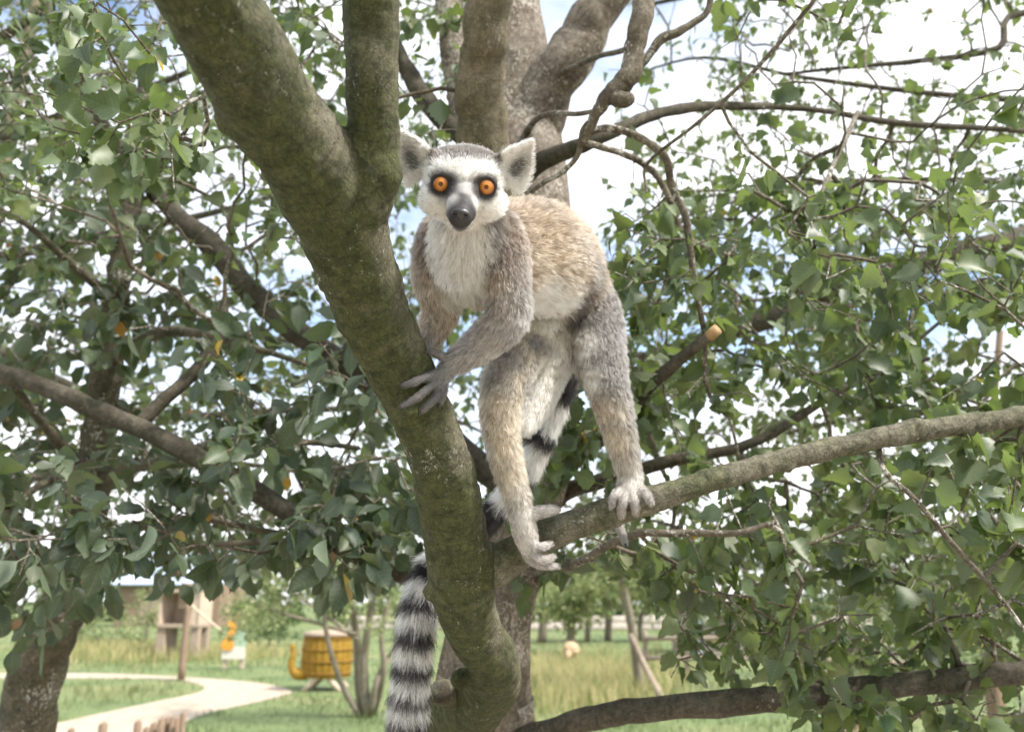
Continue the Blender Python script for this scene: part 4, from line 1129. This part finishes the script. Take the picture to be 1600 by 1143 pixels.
chain('leg_l', [(852, 495, 1.0, 36), (818, 540, .962, 27), (790, 594, .93, 21.5), (781, 645, .925, 18), (788, 705, .928, 15), (804, 762, .935, 12), (812, 792, .937, 11)], 10, .44, 1, CREAM)
TAIL = [(890, 520, 1.055, 17), (889, 565, 1.07, 12), (878, 610, 1.075, 10), (862, 650, 1.08, 10), (843, 690, 1.08, 10), (826, 730, 1.085, 10), (803, 768, 1.09, 10), (772, 800, 1.10, 10),
        (735, 835, 1.12, 10), (702, 862, 1.12, 11), (674, 893, 1.10, 12), (659, 930, 1.08, 13), (651, 970, 1.07, 14), (646, 1020, 1.07, 14), (641, 1070, 1.07, 14), (637, 1120, 1.07, 14), (633, 1180, 1.08, 14), (630, 1240, 1.09, 13), (628, 1290, 1.10, 10)]
chain('tail', TAIL, 25, .36, .95, GREY, 4)
chain('groin', [(872, 520, 1.0, 30), (856, 570, .985, 24), (838, 625, .965, 17), (820, 660, .95, 11)], 10, .4, 1, WHITE)
# hands and feet
chain('palm_r', [(706, 569, .853, 9), (696, 580, .853, 9), (688, 592, .850, 8)], 4, .3, 1, LGREY)
FING = [[(697, 560, .848, 5.5), (680, 551, .838, 4.6), (662, 548, .842, 3.8)],
        [(692, 580, .846, 5.2), (668, 588, .829, 4.4), (648, 596, .822, 4.2), (630, 601, .821, 3.2)],
        [(690, 590, .844, 5.2), (670, 606, .829, 4.4), (650, 622, .823, 4.2), (630, 633, .823, 3.2)],
        [(688, 598, .846, 5.0), (684, 616, .833, 4.4), (672, 630, .829, 4.0), (660, 641, .829, 3.2)],
        [(694, 596, .852, 5.0), (693, 614, .842, 4.2), (688, 628, .840, 3.2)]]
for k, f in enumerate(FING): chain('digit_r%d' % k, [(a, b_, c_, r_ * .80) for a, b_, c_, r_ in f], 3.6, .25, 1.6, (.17, .158, .155))
FL = [[(672, 533, .888, 6), (660, 540, .878, 4.6), (652, 548, .872, 3.4)], [(676, 536, .885, 5.5), (668, 546, .876, 4.4), (656, 556, .872, 3.2)], [(668, 530, .886, 5.5), (655, 532, .878, 4.4), (646, 538, .874, 3.2)]]
for k, f in enumerate(FL): chain('digit_l%d' % k, [(a, b_, c_, r_ * .80) for a, b_, c_, r_ in f], 3.6, .25, 1.6, (.24, .225, .215))
chain('foot_r', [(985, 748, .958, 12), (984, 762, .952, 12.5), (986, 772, .946, 11)], 5, .3, 1, LGREY)
TR = [[(972, 764, .948, 6), (962, 772, .938, 5.2), (957, 782, .937, 4.4), (956, 792, .941, 3.4)],
      [(979, 770, .944, 6), (974, 783, .934, 5.2), (971, 796, .936, 4.6), (971, 807, .943, 3.4)],
      [(988, 770, .944, 6), (990, 781, .934, 5.2), (992, 792, .935, 4.6), (993, 802, .941, 3.4)],
      [(998, 762, .946, 6), (1008, 770, .937, 5.2), (1014, 779, .936, 4.6), (1018, 787, .940, 3.4)],
      [(974, 768, .978, 6), (966, 796, 1.004, 5.4), (968, 822, .996, 5.2), (974, 838, .980, 4.4), (977, 848, .972, 3.2)]]
for k, f in enumerate(TR): chain('toe_r%d' % k, [(a, b_, c_, r_ * .84) for a, b_, c_, r_ in f], 4.5, .28, 1.5, (.40, .37, .345))
chain('foot_l', [(812, 790, .937, 11), (816, 812, .935, 12.5), (822, 838, .936, 12), (828, 856, .938, 9)], 5, .3, 1, LGREY)
TL = [[(826, 806, .935, 8), (842, 800, .934, 7), (857, 797, .936, 6.2), (869, 796, .942, 4.4)],
      [(826, 842, .933, 6.5), (836, 852, .928, 5.4), (848, 853, .930, 4.6), (860, 850, .938, 3.4)],
      [(824, 852, .935, 6.5), (834, 866, .931, 5.4), (850, 873, .933, 4.6), (864, 870, .940, 3.4)],
      [(820, 852, .940, 6.5), (828, 872, .938, 5.4), (848, 882, .940, 4.6), (870, 884, .946, 3.4)]]
for k, f in enumerate(TL): chain('toe_l%d' % k, [(a, b_, c_, r_ * .84) for a, b_, c_, r_ in f], 4.5, .28, 1.5, (.42, .39, .365))
# head as chains in its own frame (mm)
chain('muzzle', [(0, -9, 2, 17), (-.5, -15, 14, 14.5), (-1, -22, 25, 13.2), (-1.2, -25, 30, 11)], 1.6, .15, 1.3, SKIN, 3, True)
chain('jaw', [(0, -24, -6, 15), (-1, -29, 10, 10.5), (-1.2, -31, 23, 7)], 3.5, .25, 1, (.55, .53, .49), 3, True)

shells = []
for nme, c in CH.items():
    V, Fc, _ = tube(c['P'], c['R'], 16)
    shells.append((V, Fc))
heads = [((0, 5, -24), (35, 28, 35)), ((0, 13, -28), (37, 22, 30)), ((0, -4, -6), (27, 20, 17)), ((-20, -13, -9), (18.5, 16, 17)), ((20, -13, -9), (18.5, 16, 17)), ((0, -18, -20), (24, 18, 26)), ((0, 4, 6), (7, 12, 7))]
for c, r in heads:
    shells.append(ellipsoid(H(*c), np.array(r) * .001, HAX))
EYE = [(-19.8, 0.0, 1.5), (19.8, 0.0, 1.5)]
for ex, ey, ez in EYE:                      # eyelid rims
    th = np.linspace(0, 2 * math.pi, 29)
    P = np.array([H(ex + 7.9 * math.cos(t), ey + 7.6 * math.sin(t) + .2 + .5 * max(0, math.sin(t)), ez + 4.4 + .8 * math.sin(t)) for t in th])
    V, Fc, _ = tube(P, np.full(len(P), .0019) + .0005 * np.maximum(0, np.sin(th)), 8)
    shells.append((V, Fc))
EARS = {}
for s in (-1, 1):                           # cupped ears
    base, tip = np.array((s * 37.0, 9.0, -20.0)), np.array((s * 59.0, 44.5, -15.0))
    ax = tip - base; L = np.linalg.norm(ax); ax = ax / L
    nrm = norm(np.array((s * 0.28, 0.0, 1.0))); nrm = norm(nrm - ax * (nrm @ ax))
    per = np.cross(nrm, ax)
    front, back = [], []
    NS, NT = 14, 13
    for i in range(NS):
        q = i / (NS - 1)
        wd = 20.5 * (1 - max(0, q) ** 1.5) ** .95 * (0.95 + .18 * math.sin(q * 2.6)) + .6
        for j in range(NT):
            t = -1 + 2 * j / (NT - 1)
            p = base - ax * 6 + ax * (L + 6) * q + per * t * wd - nrm * 7.5 * (1 - t * t) * (1 - .55 * q)
            front.append(p + nrm * 1.6); back.append(p - nrm * 2.0)
    V = np.array(front + back); n1 = NS * NT
    Fc = []
    for i in range(NS - 1):
        for j in range(NT - 1):
            a = i * NT + j
            Fc.append((a, a + 1, a + NT + 1, a + NT)); Fc.append((n1 + a, n1 + a + NT, n1 + a + NT + 1, n1 + a + 1))
    rim = [i for i in range(NT)] + [i * NT + NT - 1 for i in range(1, NS)] + [(NS - 1) * NT + j for j in range(NT - 2, -1, -1)] + [i * NT for i in range(NS - 2, 0, -1)]
    for a, b in zip(rim, rim[1:] + rim[:1]):
        Fc.append((b, a, n1 + a, n1 + b))
    shells.append((np.array([H(*v) for v in V]), Fc))
    EARS[s] = (H(*base), H(*tip), norm(ax @ HAX), norm(nrm @ HAX), norm(per @ HAX), L * .001)

V0, F0 = merge(shells)
BV, BQ, BN = voxel(V0, F0, 0.0016, 5, 0.5)

# ---- per-vertex fields from the bones
nv = len(BV)
names = list(CH)
score = np.full((nv, len(names)), 9.0)
flow = np.zeros((nv, 3)); wsum = np.zeros(nv)
furl = np.zeros(nv); lift = np.zeros(nv); dens = np.zeros(nv); colr = np.zeros((nv, 3)); tails = np.full(nv, -1.0)
def seg_dist(V, P, R):
    best = np.full(len(V), 1e9); bd = np.zeros((len(V), 3)); bs = np.zeros(len(V)); s0 = 0
    for a, b, ra, rb in zip(P[:-1], P[1:], R[:-1], R[1:]):
        ab = b - a; L2 = ab @ ab
        t = np.clip((V - a) @ ab / L2, 0, 1)
        d = np.linalg.norm(V - a - t[:, None] * ab, axis=1) / (ra + (rb - ra) * t)
        m = d < best
        best[m] = d[m]; bd[m] = ab / math.sqrt(L2); bs[m] = s0 + t[m] * math.sqrt(L2)
        s0 += math.sqrt(L2)
    return best, bd, bs
for k, nme in enumerate(names):
    c = CH[nme]
    d, dr, s = seg_dist(BV, c['P'], c['R'])
    score[:, k] = d
    w = np.exp(-7 * np.maximum(d - .6, 0))
    flow += dr * w[:, None]; wsum += w; furl += c['fur'] * w; lift += c['lift'] * w; dens += c['dens'] * w; colr += np.array(c['col']) * w[:, None]
    if nme == 'tail': tails = s; tail_d = d
for arr in (furl, lift, dens): arr /= wsum
colr /= wsum[:, None]
owner = score.argmin(1)
# head region
hl = (BV - HC) @ HAX.T * 1000
hd = np.min([np.linalg.norm((hl - np.array(c)) / np.array(r), axis=1) for c, r in heads], axis=0)
ishead = (hd < score.min(1) * 1.12) & (hl[:, 1] > -46)
own_mz = (owner == names.index('muzzle')) & ~ishead
facew = ishead | own_mz | (owner == names.index('jaw'))
fd = norm(hl - np.array((-1.0, -22.0, 30.0))) @ HAX
flow = norm(flow)
flow[facew] = fd[facew]
rn = np.linalg.norm(hl - np.array((0, -18, 26)), axis=1)
furl[ishead] = np.clip(2.5 + (rn[ishead] - 16) * .10, 1.8, 6.5)
lift[ishead] = .30; dens[ishead] = 1.5
colr[ishead] = WHITE
furl[own_mz] = np.clip((rn[own_mz] - 6) * .07, .9, 3)
inner_ear = np.zeros(nv); earw = np.zeros(nv, bool)
for s in (-1, 1):
    b, t, ax, nr_, per, L = EARS[s]
    q = (BV - b) @ ax / L
    h = (BV - b) @ nr_ * 1000; pp = (BV - b) @ per * 1000
    m = (q > .10) & (q < 1.3) & (np.abs(h) < 12) & (np.abs(pp) < 24) & (np.abs(hl[:, 0]) > 31) & (hl[:, 2] < 6) & (hl[:, 2] > -38) & (hl[:, 1] > -10)
    earw |= m
    flow[m] = norm(ax * .62 - s * per * .50 + nr_ * .08)
    furl[m] = 3.8 + 3.6 * np.clip(np.abs(pp[m]) / 17, 0, 1) + np.clip(q[m] - .8, 0, 1) * 3
    lift[m] = .22; dens[m] = 1.2
    colr[m] = WHITE
    face = (BN[m] @ nr_ > 0.2)
    # the hollow of the ear is dark skin under sparse pale hairs, darkest low and outward
    ie = face * np.exp(-((-s * pp[m] - 4.0) / 7.0) ** 2 - ((q[m] - .30) / .36) ** 2)
    inner_ear[m] = ie
    colr[m] = colr[m] * (1 - .93 * np.clip(ie * 1.35, 0, 1))[:, None] + np.array((.07, .065, .065)) * .93 * np.clip(ie * 1.35, 0, 1)[:, None]
# ---- coat markings: patches of colour set on the surface
bvh = BVHTree.FromPolygons([tuple(v) for v in BV], [tuple(f) for f in BQ])
def hit(px, py):
    r = W(px, py, 1.0) - CAM
    loc, nr_, i, dd = bvh.ray_cast(Vector(CAM), Vector(norm(r)))
    return np.array(loc) if loc is not None else None
PAINT = [  # px, py, colour, radius px, weight
    (735, 224, GBROWN, 18, 6), (708, 228, GBROWN, 16, 6), (764, 230, GBROWN, 16, 6), (686, 236, GBROWN, 13, 5), (784, 242, GBROWN, 13, 5), (735, 236, GBROWN, 14, 6), (712, 239, GBROWN, 10, 4), (760, 241, GBROWN, 10, 4), (676, 246, (.33, .28, .24), 8, 3), (790, 250, (.33, .28, .24), 8, 3),
    (690, 262, WHITE, 12, 2), (728, 262, WHITE, 15, 2), (768, 266, WHITE, 12, 2), (668, 300, WHITE, 14, 2), (790, 305, WHITE, 14, 2), (675, 330, WHITE, 18, 2), (775, 335, WHITE, 18, 2), (664, 262, WHITE, 10, 2), (792, 270, WHITE, 10, 2),
    (728, 287, (.5, .48, .46), 7, 2), (700, 318, WHITE, 8, 1), (752, 322, WHITE, 8, 1),
    (706, 284, DARK, 8, 3), (744, 288, DARK, 8, 3), (703, 296, (.12, .11, .11), 7, 2), (746, 300, (.12, .11, .11), 7, 2), (690, 309, (.28, .27, .27), 6, 1.2), (760, 313, (.28, .27, .27), 6, 1.2),
    (724, 307, SKIN, 5, 3), (707, 313, (.62, .60, .57), 7, 3), (744, 317, (.62, .60, .57), 7, 3), (728, 297, (.45, .43, .42), 6, 3), (722, 320, SKIN, 13, 4), (705, 338, SKIN, 8, 4), (738, 339, SKIN, 8, 4), (762, 340, WHITE, 10, 4), (722, 350, SKIN, 12, 4), (722, 338, SKIN, 12, 4),
    (690, 362, WHITE, 12, 2), (722, 376, WHITE, 14, 2), (755, 362, WHITE, 10, 2),
    (715, 395, WHITE, 24, 6), (722, 430, WHITE, 22, 5), (705, 440, WHITE, 16, 4), (738, 410, WHITE, 12, 4), (735, 445, WHITE, 12, 4), (700, 380, WHITE, 12, 4), (740, 385, WHITE, 12, 4),
    (774, 358, GBROWN, 16, 3), (778, 390, (.24, .18, .135), 20, 3), (765, 405, (.24, .18, .13), 12, 2), (806, 370, (.36, .27, .19), 16, 1.5), (660, 362, (.26, .21, .17), 12, 2), (664, 392, (.30, .23, .17), 16, 2),
    (800, 420, (.30, .245, .195), 18, 2), (770, 440, (.58, .42, .25), 12, 2), (752, 445, WHITE, 9, 2), (808, 465, (.33, .29, .25), 16, 2), (780, 480, (.42, .35, .28), 14, 2), (752, 468, (.62, .52, .36), 9, 2), (818, 505, LGREY, 12, 2), (790, 525, (.46, .425, .39), 14, 2), (760, 520, (.47, .41, .35), 12, 2), (740, 545, (.47, .43, .40), 14, 2), (715, 558, (.46, .43, .41), 12, 2), (700, 580, (.30, .285, .275), 12, 2), (770, 550, LGREY, 9, 1.5),
    (658, 425, (.48, .35, .23), 14, 2), (655, 460, (.50, .37, .25), 14, 2), (672, 450, CREAM, 9, 1.5), (660, 495, (.46, .36, .26), 13, 2), (690, 500, (.60, .49, .36), 11, 2), (708, 465, WHITE, 12, 3), (690, 425, WHITE, 10, 2), (672, 525, (.5, .44, .38), 9, 2),
    (845, 325, (.46, .355, .25), 22, 2), (875, 345, TAN, 22, 2), (850, 370, (.54, .40, .25), 22, 2), (905, 385, (.46, .39, .31), 16, 2), (882, 395, (.58, .44, .28), 20, 2), (845, 410, (.60, .47, .30), 18, 2), (880, 425, (.60, .47, .31), 14, 1.5), (928, 425, GREY, 16, 2),
    (850, 457, WHITE, 18, 6), (870, 475, WHITE, 18, 6), (840, 480, WHITE, 16, 6), (858, 495, WHITE, 12, 5), (885, 450, (.66, .57, .44), 10, 1.5),
    (912, 458, DARK, 9, 3), (925, 452, (.16, .12, .09), 8, 2), (900, 478, (.15, .14, .13), 9, 2.5), (896, 498, (.14, .13, .13), 9, 2.5),
    (952, 470, GREY, 18, 2), (965, 520, (.34, .32, .30), 18, 2), (935, 500, GREY, 14, 1.5), (912, 540, WHITE, 13, 2.5), (945, 560, (.34, .315, .29), 16, 2), (980, 570, GREY, 14, 2), (952, 606, (.17, .145, .12), 9, 2.5), (962, 590, (.27, .25, .23), 11, 2), (922, 590, WHITE, 12, 2.5), (938, 640, (.64, .50, .32), 12, 2), (960, 640, (.58, .48, .34), 11, 2), (992, 630, LGREY, 12, 2), (960, 690, (.66, .53, .35), 14, 2), (995, 690, LGREY, 11, 2), (972, 730, (.60, .52, .41), 12, 2), (985, 755, (.54, .50, .46), 13, 2.5),
    (838, 535, (.30, .29, .28), 9, 2), (857, 540, (.40, .38, .36), 8, 1.5), (880, 530, (.62, .57, .46), 13, 2), (858, 575, (.74, .69, .60), 14, 3), (870, 545, (.72, .68, .60), 12, 3), (835, 575, (.60, .57, .52), 9, 2), (822, 598, (.28, .27, .26), 7, 2), (840, 615, WHITE, 13, 2), (815, 640, WHITE, 9, 2), (808, 570, (.52, .49, .46), 8, 1),
    (795, 555, (.38, .35, .32), 14, 2), (775, 590, (.35, .32, .29), 13, 2), (790, 605, (.42, .37, .31), 10, 2), (762, 580, LGREY, 8, 1.5), (775, 635, (.60, .46, .29), 13, 2), (800, 640, (.66, .54, .36), 10, 2), (755, 660, LGREY, 9, 2), (785, 680, (.62, .49, .31), 14, 2), (765, 700, LGREY, 9, 1.5), (795, 730, (.62, .51, .35), 13, 2), (808, 765, (.64, .57, .47), 11, 2), (808, 790, (.52, .48, .44), 12, 2.5), (815, 830, (.50, .465, .43), 14, 2.5)]
PAINT = [(a, b_, tuple((np.array(c) * .80 + np.mean(c) * .20) ** ((1.22 if b_ < 410 else 1.04) if np.mean(c) < .5 else 1.0) * (1 if b_ < 600 else .62) + (0 if b_ < 600 else .38) * np.array((.60, .555, .49))) if max(c) < .8 else c, r_, w_) for a, b_, c, r_, w_ in PAINT]
acc = colr * 0.22; aw = np.full(nv, 0.22)
istail = (owner == names.index('tail')) & (tails > 0.035)
for px, py, c, rpx, wgt in PAINT:
    p = hit(px, py)
    if p is None: continue
    rad = rpx * (0.00068 if py < 350 else 0.00086)
    w = wgt * np.exp(-(np.linalg.norm(BV - p, axis=1) / rad) ** 2)
    acc += w[:, None] * np.array(c); aw += w
keep = earw & (inner_ear > -1)
colp = acc / aw[:, None]
colr = np.where(keep[:, None], colr, colp)
# eyelids and bare nose skin
eyed = np.min([np.linalg.norm((hl - np.array(e) - np.array((0, 0, 4)))[:, :2], axis=1) + 40 * (hl[:, 2] < -6) + 40 * (np.abs(hl[:, 0]) > 34) for e in EYE], axis=0)
lid = (eyed < 10.4) & (hl[:, 2] > -6)
k = (np.clip((14.0 - eyed) / 4.4, 0, 1) ** 1.3)[:, None] * (hl[:, 2] > -6)[:, None]
colr = colr * (1 - k) + np.array((.038, .034, .034)) * k
# tail rings
tp = np.array([W(*p[:3]) for p in TAIL]); tl = CH['tail']['P']; ts = np.concatenate([[0], np.cumsum(np.linalg.norm(np.diff(tl, axis=0), axis=1))])
def tail_s(px, py):
    q = np.array([proj(p)[:2] for p in tl])
    return ts[np.argmin(np.hypot(q[:, 0] - px, q[:, 1] - py))]
bands = [((890, 548), TAN), ((884, 578), DARK), ((876, 606), BLACK), ((868, 632), WHITE), ((858, 656), WHITE), ((846, 682), BLACK), ((838, 702), WHITE), ((828, 722), WHITE), ((815, 745), BLACK), ((802, 765), WHITE), ((790, 778), WHITE), ((776, 793), BLACK), ((760, 810), BLACK), ((735, 835), WHITE), ((708, 858), BLACK), ((690, 874), WHITE), ((676, 892), BLACK)]
bs = [tail_s(*b[0]) for b in bands]; bc = [np.array(b[1]) for b in bands]
y = 912
while y < 1290:
    bs.append(tail_s(648 - (y - 950) * .07, y)); bc.append(np.array((.74, .715, .67)))
    bs.append(tail_s(648 - (y - 926) * .07, y + 25)); bc.append(np.array((.035, .032, .032)))
    y += 47
bs = np.array(bs); bc = np.array(bc)
ti = np.where(istail)[0]
sj = tails[ti] + rng.normal(0, .0012, len(ti))
colr[ti] = bc[np.abs(sj[:, None] - bs[None]).argmin(1)]
furl[ti] = np.interp(tails[ti], [0, .04, .16, .36, .6], [12, 17, 20, 25, 26]); lift[ti] = .34

skin_col = colr * 0.8
m, n, l, b = nodemat('lemur_skin')
l.new(attr(n, 'col', 'Color'), b.inputs['Base Color'])
b.inputs['Roughness'].default_value = 0.6
pos = n.new('ShaderNodeTexCoord').outputs['Object']
bump(n, l, b, tex_noise(n, l, pos, 700, 3), 0.4, 0.0006)
M['skin'] = m
body = mesh_np('body', BV, BQ, mat=M['skin'], parent=lemur, attrs={'col': skin_col})

# ---- the coat: real strands combed along each limb, gathered in small tufts
def comb(NH, name):
    tri = np.vstack([BQ[:, [0, 1, 2]], BQ[:, [0, 2, 3]]])
    A, B_, C_ = BV[tri[:, 0]], BV[tri[:, 1]], BV[tri[:, 2]]
    fdens = dens.copy(); fdens[lid & (eyed < 9.6)] = 0
    fdens[(hl[:, 2] > 30) & (np.abs(hl[:, 0]) < 12) & (hl[:, 1] < -14)] *= .0
    fdens *= (1 - .55 * np.clip(inner_ear * 1.2, 0, 1))
    ar = np.linalg.norm(np.cross(B_ - A, C_ - A), axis=1) * fdens[tri].mean(1)
    fi = rng.choice(len(tri), NH, p=ar / ar.sum())
    u, v = rng.random(NH), rng.random(NH)
    fl = u + v > 1; u[fl] = 1 - u[fl]; v[fl] = 1 - v[fl]
    wts = np.stack([1 - u - v, u, v], 1)
    def it(a): return (a[tri[fi]] * (wts[..., None] if a.ndim == 2 else wts)).sum(1)
    root, nr_, fw = it(BV), norm(it(BN)), it(flow)
    L = it(furl) * .001 * rng.uniform(.62, 1.18, NH)
    lf = it(lift)
    c = it(colr)
    wz = tri[fi][np.arange(NH), wts.argmax(1)]
    tl_ = istail[wz]
    c[tl_] = colr[wz[tl_]]
    pale_h = (it(inner_ear) > .15) & (rng.random(NH) < .45); c[pale_h] = np.array(WHITE) * .9
    fw = norm(fw - nr_ * (fw * nr_).sum(1)[:, None])
    grav = np.array((0, 0, -1.0))
    jit = rng.normal(0, .25, (NH, 3))
    d0 = norm(nr_ * (lf + .25)[:, None] + fw * (1 - lf)[:, None] + jit)
    d1 = norm(nr_ * (lf * .55)[:, None] + fw + grav * .18 + jit * .9)
    # tufts
    kc = max(2000, NH // 14)
    ci = rng.choice(NH, kc, replace=False)
    kd = kdtree.KDTree(kc)
    for i, q in enumerate(ci): kd.insert(root[q], i)
    kd.balance()
    near = np.array([kd.find(r)[1] for r in root])
    K = 5
    pts = np.zeros((NH, K, 3), np.float32); pts[:, 0] = root - nr_ * .0008
    p = root.copy()
    for k in range(1, K):
        t = (k - .5) / (K - 1)
        p = p + norm(d0 * (1 - t) + d1 * t) * (L / (K - 1))[:, None]
        pts[:, k] = p
    tip = pts[ci][near]
    off = np.linalg.norm(root - root[ci][near], axis=1)
    cl = np.clip(.55 * (L / .008), 0, .6) * (off < .006)
    for k in range(1, K):
        t = (k / (K - 1)) ** 1.6
        pts[:, k] = pts[:, k] * (1 - (cl * t)[:, None]) + tip[:, k] * (cl * t)[:, None]
    tone = rng.normal(1, .13, NH) * rng.normal(1, .17, kc)[near]
    c = np.clip(c * np.clip(tone, .55, 1.45)[:, None], .008, .86)
    griz = (rng.random(NH) < .17) & (c.mean(1) < .6) & (c.mean(1) > .12)
    c[griz] *= .38
    wl_c = np.clip((c.mean(1) - .35) / .3, 0, 1)[:, None]
    hc = bpy.data.hair_curves.new(name)
    hc.add_curves([K] * NH)
    base = np.array(parent_loc(lemur), np.float32)
    hc.position_data.foreach_set('vector', (pts - base).astype(np.float32).ravel())
    rad = np.tile(np.array([1, .95, .8, .55, .15], np.float32), NH) * np.repeat((0.00008 + .000004 * np.clip(L * 1000, 0, 20)).astype(np.float32), K)
    ra = hc.attributes.get('radius') or hc.attributes.new('radius', 'FLOAT', 'POINT')
    ra.data.foreach_set('value', rad)
    ca = hc.attributes.new('col', 'FLOAT_COLOR', 'POINT')
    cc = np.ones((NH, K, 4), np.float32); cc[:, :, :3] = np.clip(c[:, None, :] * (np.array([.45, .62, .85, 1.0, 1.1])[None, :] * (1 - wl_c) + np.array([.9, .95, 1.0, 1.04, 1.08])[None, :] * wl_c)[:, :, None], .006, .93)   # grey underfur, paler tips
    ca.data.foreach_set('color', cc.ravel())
    o = bpy.data.objects.new(name, hc)
    link(o, lemur)
    o['kind'] = 'stuff'
    return o
m = bpy.data.materials.new('fur'); m.use_nodes = True
n, l = m.node_tree.nodes, m.node_tree.links
n.remove(n['Principled BSDF'])
h = n.new('ShaderNodeBsdfHairPrincipled'); h.model = 'CHIANG'; h.parametrization = 'COLOR'
l.new(attr(n, 'col', 'Color'), h.inputs['Color'])
h.inputs['Roughness'].default_value = .45; h.inputs['Radial Roughness'].default_value = .75
df = n.new('ShaderNodeBsdfDiffuse'); l.new(attr(n, 'col', 'Color'), df.inputs['Color'])
ms = n.new('ShaderNodeMixShader'); ms.inputs[0].default_value = .45
l.new(h.outputs[0], ms.inputs[1]); l.new(df.outputs[0], ms.inputs[2])
l.new(ms.outputs[0], n['Material Output'].inputs['Surface'])
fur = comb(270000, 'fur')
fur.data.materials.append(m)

# ---- claws
M['claw'] = simple('claw', (.025, .022, .02), (.06, .052, .047), 600, .4, .1, .0005)
for nme in names:
    if nme.startswith(('digit', 'toe')):
        c = CH[nme]; t_ = norm(c['P'][-1] - c['P'][-3]); e_ = c['P'][-1]
        V, Fc, _ = tube(np.array([e_ - t_ * .001, e_ + t_ * c['R'][-1] * .9, e_ + t_ * (c['R'][-1] * .9 + .0035) + (0, 0, -.0012)]), np.array([c['R'][-1] * .72, c['R'][-1] * .55, .0006]), 8)
        mesh_np('claw', V, Fc, mat=M['claw'], parent=lemur)
# ---- eyes, nose, mouth
m, n, l, b = nodemat('eye')
obj = n.new('ShaderNodeTexCoord').outputs['Object']
sep = n.new('ShaderNodeSeparateXYZ'); l.new(obj, sep.inputs[0])
cmb = n.new('ShaderNodeCombineXYZ'); l.new(sep.outputs['X'], cmb.inputs['X']); l.new(sep.outputs['Y'], cmb.inputs['Y'])
ln = n.new('ShaderNodeVectorMath'); ln.operation = 'LENGTH'; l.new(cmb.outputs[0], ln.inputs[0])
dv = n.new('ShaderNodeMath'); dv.operation = 'DIVIDE'; dv.inputs[1].default_value = 0.0086; l.new(ln.outputs['Value'], dv.inputs[0])
at = n.new('ShaderNodeMath'); at.operation = 'ARCTAN2'; l.new(sep.outputs['Y'], at.inputs[0]); l.new(sep.outputs['X'], at.inputs[1])
cm2 = n.new('ShaderNodeCombineXYZ'); l.new(at.outputs[0], cm2.inputs['X']); l.new(dv.outputs[0], cm2.inputs['Y'])
st = tex_noise(n, l, cm2.outputs[0], 7, 6, .7, (3.2, .8, 1))
ir = ramp(n, l, st, [(.36, (.22, .055, .006)), (.5, (.55, .19, .022)), (.64, (.85, .42, .09))])
c = mixc(n, l, ramp(n, l, dv.outputs[0], [(.21, (0, 0, 0)), (.235, (1, 1, 1))]), (.004, .004, .004), ir)
c = mixc(n, l, ramp(n, l, dv.outputs[0], [(.20, (1, 1, 1)), (.32, (0, 0, 0))]), c, mixc(n, l, .5, c, (.2, .05, .005)))
c = mixc(n, l, ramp(n, l, dv.outputs[0], [(.44, (0, 0, 0)), (.72, (.9, .9, .9))]), c, (.16, .045, .007))
c = mixc(n, l, ramp(n, l, dv.outputs[0], [(.74, (0, 0, 0)), (.82, (1, 1, 1))]), c, (.018, .010, .007))
l.new(c, b.inputs['Base Color'])
b.inputs['Roughness'].default_value = .5; b.inputs['Specular IOR Level'].default_value = .05
b.inputs['Coat Weight'].default_value = .9; b.inputs['Coat Roughness'].default_value = .03
M['eye'] = m
M['nose'] = simple('nose', (.010, .009, .010), (.030, .027, .028), 900, .32, .6, .0005, spec=.6)
M['nostril'] = simple('nostril', (.002, .002, .002), (.004, .004, .004), 500, .8, 0)
for ex, ey, ez in EYE:
    V, Fc = ellipsoid((0, 0, 0), (.0086, .0086, .0086), None, 32, 24)
    me = bpy.data.meshes.new('eye'); me.from_pydata([tuple(v) for v in V], [], Fc); me.update()
    me.polygons.foreach_set('use_smooth', np.ones(len(me.polygons), bool)); me.materials.append(M['eye'])
    o = bpy.data.objects.new('eye', me); link(o, lemur)
    gaze = norm(CAM - H(ex, ey, ez)); gx = norm(np.cross(hy, gaze)); gy = np.cross(gaze, gx)
    o.matrix_local = Matrix.Translation(Vector(H(ex, ey, ez + .6) - np.array(lemur.location))) @ Matrix(np.array([gx, gy, gaze]).T.tolist()).to_4x4()
V1, F1 = ellipsoid(H(-1.2, -22.5, 37.5), (.0074, .0048, .0052), HAX, 22, 14)
V2, F2 = ellipsoid(H(-1.2, -26.0, 37.0), (.0022, .0040, .0046), HAX, 12, 8)
Vn, Fn = merge([(V1, F1), (V2, F2), ellipsoid(H(-5.8, -23.0, 37.6), (.0034, .0036, .0040), HAX, 14, 8), ellipsoid(H(3.4, -23.0, 37.6), (.0034, .0036, .0040), HAX, 14, 8)])
Vn, Qn, _ = voxel(Vn, Fn, .0007, 3)
nose = mesh_np('nose', Vn, Qn, mat=M['nose'], parent=lemur)
for s in (-1, 1):
    V, Fc = ellipsoid(H(-1.2 + s * 4.2, -23.6, 41.3), (.0021, .0013, .0012), HAX, 12, 8)
    mesh_np('nostril', V, Fc, mat=M['nostril'], parent=nose)
th = np.linspace(-1, 1, 15)
P = np.array([H(-1.2 + 8.5 * t, -30.2 + 1.2 * abs(t) - 1.2 * (t * t) + 2.2 * t * t, 35.2 - 9.5 * t * t) for t in th])
V, Fc, _ = tube(P, np.full(len(P), .0006), 6)
mesh_np('mouth', V, Fc, mat=M['nostril'], parent=lemur)
